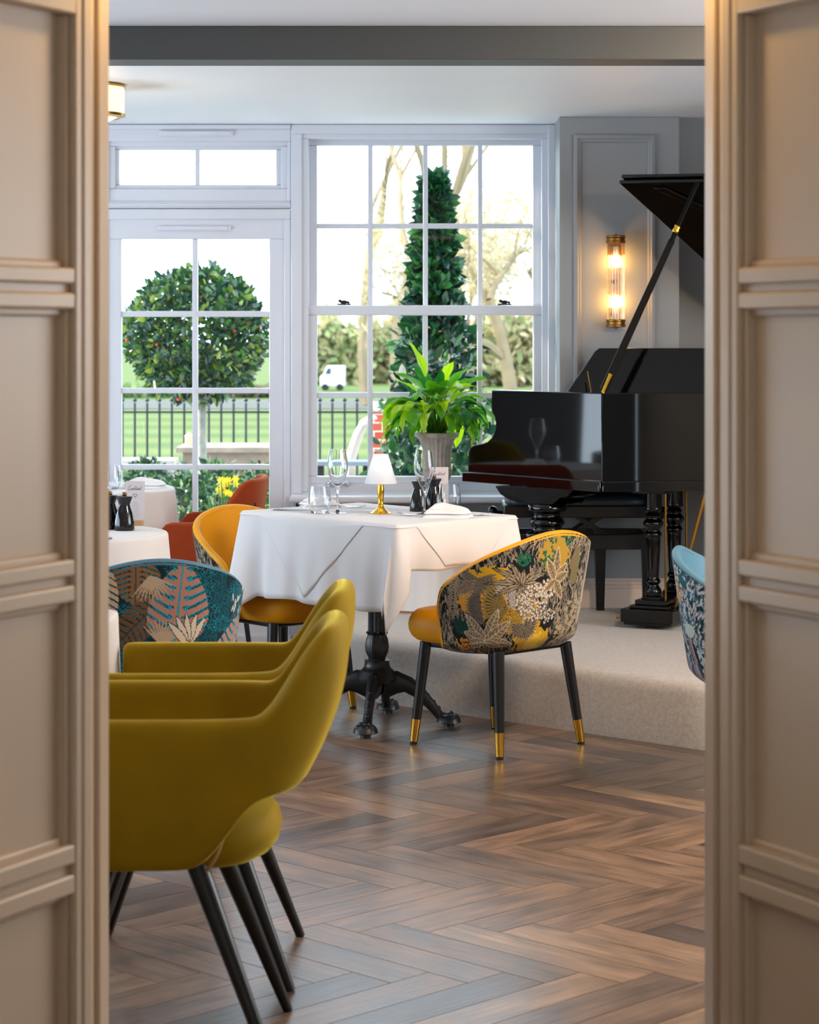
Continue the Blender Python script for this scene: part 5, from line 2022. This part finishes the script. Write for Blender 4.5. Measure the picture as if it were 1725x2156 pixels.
def ground():
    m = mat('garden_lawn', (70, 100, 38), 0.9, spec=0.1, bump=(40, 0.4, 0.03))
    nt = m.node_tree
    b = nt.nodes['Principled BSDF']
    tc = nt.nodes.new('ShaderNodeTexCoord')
    wv = nt.nodes.new('ShaderNodeTexWave')  # sun bands and mowing stripes, both put into the grass colour
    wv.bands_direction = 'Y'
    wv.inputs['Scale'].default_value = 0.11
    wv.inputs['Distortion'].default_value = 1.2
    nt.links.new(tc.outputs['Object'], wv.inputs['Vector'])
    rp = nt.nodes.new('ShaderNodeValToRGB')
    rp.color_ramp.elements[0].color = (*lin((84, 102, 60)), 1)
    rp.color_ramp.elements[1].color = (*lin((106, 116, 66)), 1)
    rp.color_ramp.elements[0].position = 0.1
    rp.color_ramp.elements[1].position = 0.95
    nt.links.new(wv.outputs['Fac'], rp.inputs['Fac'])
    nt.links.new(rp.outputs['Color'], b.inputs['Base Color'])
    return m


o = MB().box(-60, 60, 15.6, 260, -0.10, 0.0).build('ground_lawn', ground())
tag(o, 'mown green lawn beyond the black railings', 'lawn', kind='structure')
o = MB().box(-30, 30, 10.5, 15.6, -0.10, -0.01).build('ground_terrace', mat('terrace_paving', (206, 205, 204), 0.8, noise=(3, 0.08), bump=(30, 0.3, 0.01)))
tag(o, 'pale paved terrace outside the windows', 'terrace', kind='structure')
o = MB().box(-60, 60, 42, 47, 0.0, 0.015).build('ground_path', mat('gravel_drive', (72, 71, 68), 0.9, noise=(2, 0.1)))
tag(o, 'pale drive along the far edge of the lawn', 'path', kind='structure')

# black railings with ball finials
YF = 16.0
rl = thing('railing', 'black iron railing with ball finials between terrace and lawn', 'railing', (0, YF, 0))
a_, b_ = P(236, 866, YF), P(1130, 868, YF)
mb = MB().box(a_.x - 1.0, b_.x + 1.0, -0.012, 0.012, a_.z - 0.012, a_.z + 0.002)
mb.build('top_rail', M['black_metal'], rl)
MB().box(a_.x - 1.0, b_.x + 1.0, -0.012, 0.012, 0.06, 0.085).build('bottom_rail', M['black_metal'], rl)
pit = 26.0 * YF / F
x = a_.x - 0.1
ztop = P(0, 842, YF).z
while x < b_.x + 0.15:
    pk = MB().tube([(x, 0, 0.0), (x, 0, ztop - 0.02)], 0.0085, 8)
    pk.ball((x, 0, ztop), 0.0155, 10, 7)
    pk.build('picket', M['black_metal'], rl)
    x += pit

# clipped ball-headed tree before the French door
rng = random.Random(4)
YT = 13.2
tc_ = P(413, 706, YT)
tt = thing('ball_tree', 'ball shaped clipped evergreen tree on a bare stem outside the French door', 'tree', (tc_.x, YT, 0))
RB = 152 * YT / F


def in_ball():
    while True:
        v = Vector((rng.uniform(-1, 1), rng.uniform(-1, 1), rng.uniform(-1, 1)))
        if 0.35 < v.length < 1:
            break
    v2 = v.normalized() * v.length ** 0.7
    bump_ = 1 + 0.06 * math.sin(v2.x * 7 + 1) * math.cos(v2.z * 6)
    lowc = 1.0
    return Vector((v2.x * RB * bump_, v2.y * RB * bump_, tc_.z + v2.z * RB * 0.92 * bump_)), v2.normalized()


mb, cols = MB(), []
pal = [lin(c) for c in ((36, 78, 38), (56, 98, 42), (28, 62, 50), (74, 114, 46), (122, 138, 54), (34, 72, 56), (30, 66, 44))]
leafcloud(mb, cols, 6200, in_ball, 0.054, pal, rng)
tinted(mb, cols, 'foliage', M['leaf'], tt)
be = MB()
for k in range(16):
    p, q = in_ball()
    be.ball(p + q * 0.02 + Vector((0, -0.05, 0)), 0.010, 8, 6)
f = be.build('berries', mat('red_berries', (196, 50, 30), 0.3), tt)
f['label'] = 'small red berries'
stx = P(427, 900, YT).x - tc_.x
tr = MB().tube([(stx, 0, 0), (stx + 0.006, 0, 0.4), (stx - 0.004, 0, 0.8), (stx, 0, tc_.z - RB * .5), (0, 0, tc_.z)], [0.030, 0.026, 0.025, 0.023, 0.01], 12)
for k in range(7):
    a = k * 0.9
    tr.tube([(0, 0, tc_.z - RB * .5), (RB * .6 * math.cos(a), RB * .6 * math.sin(a), tc_.z + RB * 0.1 * (k % 4 - 1))], [0.012, 0.004], 6)
tr.build('trunk', mat('grey_bark', (150, 146, 136), 0.85, noise=(30, 0.2)), tt)

# column of laurel behind the sash window
YL = 12.0
cx_ = P(915, 700, YL).x
lt = thing('laurel_column', 'tall narrow dark green laurel rising behind the potted plant outside', 'tree', (cx_, YL, 0))
prof_l = [(380, 12), (420, 40), (470, 46), (520, 54), (580, 58), (650, 70), (720, 82), (800, 92), (860, 105), (930, 118), (1000, 124), (1300, 110)]


def in_col():
    py = rng.uniform(378, 1230) if rng.random() < .7 else rng.uniform(378, 700)
    for i in range(len(prof_l) - 1):
        if prof_l[i][0] <= py <= prof_l[i + 1][0]:
            f_ = (py - prof_l[i][0]) / (prof_l[i + 1][0] - prof_l[i][0])
            r = prof_l[i][1] + f_ * (prof_l[i + 1][1] - prof_l[i][1])
            break
    else:
        r = 12
    r = max(4, r - (20 if py < 700 else 6)) * YL / F
    a = rng.uniform(0, 2 * PI)
    k = math.sqrt(rng.uniform(0.12, 1.0)) * (1 + 0.12 * math.sin(py * 0.09 + a * 2))
    out = Vector((math.cos(a), math.sin(a), 0.5))
    return Vector((r * k * math.cos(a), r * k * math.sin(a), EYE - (py - CY) * YL / F)), out.normalized()


mb, cols = MB(), []
pal = [lin(c) for c in ((22, 62, 36), (30, 80, 40), (18, 50, 40), (52, 104, 46), (26, 66, 50))]
leafcloud(mb, cols, 3300, in_col, 0.085, pal, rng)
tinted(mb, cols, 'foliage', M['leaf'], lt)
tr = MB().tube([(0, 0, 0), (0.01, 0, 1.0), (-0.01, 0, 1.7), (0, 0, 2.2)], [0.03, 0.024, 0.014, 0.004], 8)
tr.build('trunk', mat('dark_bark', (80, 66, 50), 0.9), lt)
MB().lathe([(0.15, 0.0), (0.19, 0.30), (0.20, 0.30), (0.20, 0.34), (0.18, 0.34), (0.17, 0.30)], seg=32).build('planter', M['stone'], lt)

# low round shrubs under the French door view
GS = 'low clipped shrubs on the terrace'
for nm, px, py, Y, r, lb in (('round_shrub', 386, 1052, 12.6, 0.15, 'dark green low shrub seen through the middle of the French door'),
                             ('round_shrub', 458, 1046, 12.9, 0.17, 'dark green low shrub right beside the daffodils'),
                             ('round_shrub', 548, 1050, 12.5, 0.16, 'dark green low shrub at the right edge of the French door'),
                             ('round_shrub', 306, 1022, 13.6, 0.13, 'green low shrub behind the round table glassware')):
    c = P(px, py, Y)
    ro = thing(nm, lb, 'shrub', (c.x, Y, 0), 0, GS)

    def in_sh(c=c, r=r):
        v = Vector((rng.gauss(0, 1), rng.gauss(0, 1), rng.gauss(0, 1))).normalized()
        k = rng.uniform(0.6, 1)
        return Vector((v.x * r * k, v.y * r * k, max(0.03, c.z + v.z * r * 1.25 * k))), v
    mb, cols = MB(), []
    leafcloud(mb, cols, 800, in_sh, 0.042, [lin(q) for q in ((34, 76, 44), (50, 98, 46), (26, 60, 50), (96, 128, 52))], rng)
    tinted(mb, cols, 'foliage', M['leaf'], ro)
    MB().tube([(0, 0, 0), (0, 0, max(0.2, c.z))], 0.02, 8).build('stem', mat('shrub_bark', (80, 66, 50), 0.9), ro)
# daffodils
c = P(480, 1022, 12.3)
df = thing('daffodil_clump', 'clump of yellow daffodils between the low shrubs', 'flowers', (c.x, 12.3, 0))
mb, cols, hd = MB(), [], MB()
for k in range(40):
    x_, y_ = rng.gauss(0, .035), rng.gauss(0, .035)
    h_ = c.z + rng.uniform(-.05, .05)
    lean = Vector((rng.gauss(0, .03), rng.gauss(0, .02), 0))
    s0 = len(mb.v)
    mb.tube([(x_, y_, 0), (x_ + lean.x * .4, y_, h_ * .6), (x_ + lean.x, y_ + lean.y, h_)], [0.004, 0.004, 0.002], 5)
    cols += [lin((70, 120, 60))] * (len(mb.v) - s0)
    if k < 14:
        p = Vector((x_ + lean.x, y_ + lean.y, h_))
        for q in range(6):
            a = q * PI / 3
            hd.add([p, p + Vector((math.cos(a) * .012, -.004, math.sin(a) * .012)) + Vector((0.006 * -math.sin(a), 0, .006 * math.cos(a))), p + Vector((math.cos(a) * .024, -.002, math.sin(a) * .024)), p + Vector((math.cos(a) * .012, -.004, math.sin(a) * .012)) - Vector((0.006 * -math.sin(a), 0, .006 * math.cos(a)))], [(0, 1, 2, 3)])
        hd.tube([p, p + Vector((0, -.014, 0))], [0.005, 0.008], 8)
tinted(mb, cols, 'stems', M['leaf_soft'], df)
hd.build('flower_heads', mat('daffodil_yellow', (246, 214, 50), 0.6, transl=0.2), df)

# weathered garden table, metal chair, brick pillar, low wall
YG = 14.6
a_, b_ = P(380, 937, YG), P(604, 948, YG)
gt = thing('garden_table', 'weathered timber garden table outside the French door', 'table', ((a_.x + b_.x) / 2, YG, 0))
hx = (b_.x - a_.x) / 2
wt = mat('weathered_timber', (150, 132, 116), 0.75, noise=(12, 0.2))
for k in range(5):
    y = -0.30 + k * 0.125
    MB().box(-hx, hx, y, y + 0.115, a_.z - 0.034, a_.z).build('top_plank', wt, gt, bevel=0.004)
MB().box(-hx + 0.04, hx - 0.04, -0.26, 0.27, a_.z - 0.115, a_.z - 0.034).build('apron', wt, gt, bevel=0.003)
for sx in (-1, 1):
    for y in (-0.22, 0.22):
        xx = -hx + 0.36 if sx < 0 else hx - 0.2
        MB().box(xx - 0.035, xx + 0.035, y - 0.035, y + 0.035, 0.0, a_.z - 0.04).build('leg', wt, gt, bevel=0.003)
a_, b_ = P(236, 966, 14.2), P(374, 978, 14.2)
gb_ = thing('garden_bench', 'grey slatted garden bench beyond the round table', 'bench', ((a_.x + b_.x) / 2, 14.2, 0))
hx = (b_.x - a_.x) / 2
for k in range(3):
    MB().box(-hx, hx, -0.18 + k * 0.125, -0.08 + k * 0.125, b_.z, a_.z).build('seat_slat', M['stone'], gb_, bevel=0.004)
for sx in (-1, 1):
    MB().box(sx * hx * .8 - 0.03, sx * hx * .8 + 0.03, -0.16, 0.16, 0.0, b_.z).build('leg', M['stone'], gb_, bevel=0.004)
# lantern on the table
ld = P(398, 928, 14.6)
ln_ = thing('garden_lantern', 'small cream lantern standing on the weathered timber table', 'lantern', (ld.x, 14.6, P(380, 937, YG).z))
MB().lathe([(0.028, 0.0), (0.030, 0.008), (0.026, 0.012), (0.026, 0.055), (0.030, 0.058), (0.012, 0.075), (0.004, 0.082)], seg=16).build('body', mat('lantern_cream', (226, 190, 150), 0.5), ln_, smooth=40)

# reclining garden chair seen from the side
YC = 14.0
gc = thing('garden_chair', 'pale high-backed garden chair leaning beyond the sash window', 'chair', (P(745, 970, YC).x, YC, 0))
bx_ = gc.location.x
prof_c = [(733, 968), (740, 942), (750, 912), (762, 890), (778, 882)]
pts = [P(px, py, YC) - Vector((bx_, YC, 0)) for px, py in prof_c]
fr = mat('pale_painted_metal', (206, 200, 194), 0.5)
sl = mat('sling_fabric', (176, 158, 146), 0.8)
for sy in (-0.24, 0.24):
    MB().tube([p + Vector((0, sy, 0)) for p in [Vector((pts[0].x - 0.01, 0, pts[0].z - .15))] + pts], 0.014, 8).build('side_rail', fr, gc)
rows = [[p + Vector((0.012, -0.235, 0)), p + Vector((0.05, 0, 0)), p + Vector((0.012, 0.235, 0))] for p in [Vector((pts[0].x - 0.01, 0, pts[0].z - .15))] + pts]
MB().grid(rows).build('backrest', sl, gc, smooth=180, solid=0.02)
zs = pts[0].z - 0.15
MB().box(pts[0].x - 0.05, pts[0].x + 0.44, -0.24, 0.24, zs - 0.03, zs + 0.01).build('seat', sl, gc, bevel=0.008)
for sx in (0.0, 0.40):
    for sy in (-0.22, 0.22):
        MB().tube([(pts[0].x + sx, sy, 0), (pts[0].x + sx, sy, zs - 0.02)], 0.014, 8).build('leg', fr, gc)
# brick pillar
br = bpy.data.materials.new('red_brick')
br.use_nodes = True
nt = br.node_tree
bk = nt.nodes.new('ShaderNodeTexBrick')
bk.inputs['Color1'].default_value = (*lin((186, 78, 54)), 1)
bk.inputs['Color2'].default_value = (*lin((158, 62, 44)), 1)
bk.inputs['Mortar'].default_value = (*lin((206, 186, 170)), 1)
bk.inputs['Scale'].default_value = 4.5
tcn = nt.nodes.new('ShaderNodeTexCoord')
mpn = nt.nodes.new('ShaderNodeMapping')
mpn.inputs['Rotation'].default_value = (R(90), 0, 0)
nt.links.new(tcn.outputs['Object'], mpn.inputs['Vector'])
nt.links.new(mpn.outputs['Vector'], bk.inputs['Vector'])
nt.links.new(bk.outputs['Color'], nt.nodes['Principled BSDF'].inputs['Base Color'])
nt.nodes['Principled BSDF'].inputs['Roughness'].default_value = 0.85
c = P(806, 866, 14.9)
bp_ = thing('brick_pillar', 'red brick pillar with pale cap half behind the potted plant', 'pillar', (c.x, 14.9, 0))
MB().box(-0.075, 0.035, -0.1, 0.1, 0.0, c.z).build('shaft', br, bp_)
MB().box(-0.095, 0.055, -0.12, 0.12, c.z, c.z + 0.06).build('cap', M['stone'], bp_, bevel=0.006)
a_, b_ = P(664, 966, 13.4), P(784, 986, 13.4)
gb2 = thing('garden_bench', 'dark timber bench seat under the leaning garden chair outside', 'bench', ((a_.x + b_.x) / 2, 13.4, 0))
hx = (b_.x - a_.x) / 2
MB().box(-hx, hx, -0.1, 0.1, b_.z + 0.02, a_.z - 0.01).build('seat', mat('slate_paint', (120, 128, 140), 0.6), gb2, bevel=0.004)
for sx in (-1, 1):
    MB().box(sx * hx * .8 - 0.02, sx * hx * .8 + 0.02, -0.08, 0.08, 0.0, b_.z + 0.02).build('leg', M['black_wood'], gb2)


# ------------------------------------------------------------------ far trees
bark = mat('winter_bark', (136, 118, 92), 0.9, noise=(3, 0.15))


def branch(mb, p, d, L, r, depth, rng, spread=0.5, twigs=None):
    n = 4
    pts, rad = [p], [r]
    q = p
    for i in range(n):
        d = (d + Vector((rng.gauss(0, .10), rng.gauss(0, .10), rng.gauss(0.02, .06)))).normalized()
        q = q + d * L / n
        pts.append(q)
        rad.append(r * (1 - 0.4 * (i + 1) / n))
    mb.tube(pts, rad, 6 if depth < 2 else 4, cap=False)
    if depth >= 4 or r < 0.012:
        if twigs is not None:
            twigs.append(q)
        return
    for k in range(2 + (rng.random() < 0.6)):
        i = rng.randrange(2, n + 1)
        dd = (d + Vector((rng.gauss(0, spread), rng.gauss(0, spread), rng.gauss(0.1, spread * .6)))).normalized()
        branch(mb, pts[i], dd, L * rng.uniform(.6, .82), rad[i] * rng.uniform(.55, .75), depth + 1, rng, spread, twigs)


def bare_tree(label, px, base_py, Y, lean, L, r, seed, dens, pal, lsize, spread=0.42):
    rng2 = random.Random(seed)
    t = thing('bare_tree', label, 'tree', (P(px, 700, Y).x, Y, 0), 0, 'winter trees beyond the lawn')
    mb, tw = MB(), []
    branch(mb, Vector((0, 0, 0)), Vector((lean, 0, 1)).normalized(), L, r, 0, rng2, spread, tw)
    mb.build('trunk', bark, t)
    if dens:
        m2, cols2 = MB(), []

        def at_twig():
            c = tw[rng2.randrange(len(tw))] + Vector((rng2.gauss(0, .4), rng2.gauss(0, .4), rng2.gauss(0, .35)))
            return c, Vector((0, 0, 0))
        leafcloud(m2, cols2, dens, at_twig, lsize * 1.3, pal, rng2, 0.16)
        tinted(m2, cols2, 'twig_haze', M['leaf_soft'], t)
    return t


TANP = [lin(c) for c in ((206, 184, 146), (184, 166, 130), (220, 198, 160), (170, 160, 126))]
bare_tree('bare tree with a forked trunk left of the laurel column', 838, 700, 34, -0.05, 3.3, 0.13, 3, 200, TANP, 0.12)
bare_tree('bare tree with thin upright limbs at the left of the sash window', 770, 700, 44, -0.12, 4.0, 0.12, 8, 150, TANP, 0.12)
bare_tree('sunlit leaning bare trunk right of the laurel column', 930, 700, 30, 0.22, 3.4, 0.14, 17, 150, TANP, 0.12, 0.3)
bare_tree('dense twiggy tree filling the right panes of the sash window', 1085, 700, 36, 0.02, 2.0, 0.14, 12, 6500, TANP, 0.16, 0.6)
bare_tree('twiggy tree beyond the far right pane', 1180, 700, 40, -0.1, 2.4, 0.14, 23, 6000, TANP, 0.16, 0.6)
bare_tree('low twiggy tree behind the meeting rail of the sash window', 1000, 700, 46, 0.05, 1.6, 0.12, 29, 4500, TANP, 0.18, 0.7)


def far_bush(label, px, top_py, Y, hw_px, n, pal, seed, size):
    rng2 = random.Random(seed)
    top = P(px, top_py, Y)
    t = thing('far_bush', label, 'bush', (top.x, Y, 0), 0, 'bushes along the far side of the lawn')
    hw, H = hw_px * Y / F, top.z
    m2, cols2 = MB(), []

    def put():
        u = rng2.uniform(-1, 1)
        h = H * (1 - 0.45 * u * u) * (0.9 + 0.14 * math.sin(u * 9 + seed))
        return Vector((u * hw, rng2.uniform(-1, 1) * hw * .5, rng2.uniform(0.0, 1.0) * h)), Vector((0, 0, 0.3))
    leafcloud(m2, cols2, n, put, size, pal, rng2)
    tinted(m2, cols2, 'foliage', M['leaf_soft'], t)


OLV = [lin(c) for c in ((168, 174, 122), (190, 184, 138), (146, 160, 108), (206, 192, 152))]
far_bush('hazy olive thicket behind the left panes of the sash window', 690, 662, 62, 75, 1800, OLV, 1, 0.34)
far_bush('tan thicket behind the laurel column', 850, 650, 64, 110, 2400, OLV + TANP, 2, 0.34)
far_bush('tan thicket behind the right panes', 1060, 640, 60, 120, 2600, TANP + OLV, 3, 0.34)
far_bush('pale green hedge left behind the ball tree', 300, 832, 50, 100, 1200, [lin(c) for c in ((150, 168, 110), (120, 140, 96))], 4, 0.30)
far_bush('brownish hedge right behind the ball tree', 510, 836, 50, 120, 1400, [lin(c) for c in ((120, 104, 84), (108, 112, 80), (140, 124, 100))], 5, 0.30)
# small white van parked beyond the lawn
YV = 56
va, vb = P(684, 826, YV), P(718, 790, YV)
vn = thing('parked_van', 'small white van parked beyond the lawn, seen in the left sash panes', 'van', ((va.x + vb.x) / 2, YV, 0))
hw = 0.30
vz = 0.5
MB().prism([(-hw, 0.10), (hw, 0.10), (hw, 0.60), (-hw * 0.45, 0.60), (-hw * 0.72, 0.40), (-hw * 0.98, 0.34)], -0.35, 0.35, Matrix.Rotation(PI / 2, 4, 'X')).build('body', mat('van_white', (236, 236, 236), 0.35), vn, bevel=0.03)
MB().prism([(-hw * 0.62, 0.40), (-hw * 0.1, 0.40), (-hw * 0.1, 0.55), (-hw * 0.42, 0.55)], -0.36, 0.36, Matrix.Rotation(PI / 2, 4, 'X')).build('window', mat('van_glass', (60, 76, 90), 0.1), vn)
for xx in (-hw * .6, hw * .6):
    MB().lathe([(0.085, -0.37), (0.085, 0.37)], seg=18, M=Matrix.Translation((xx, 0, 0.085)) @ Matrix.Rotation(PI / 2, 4, 'X')).build('wheels', M['rubber'], vn)
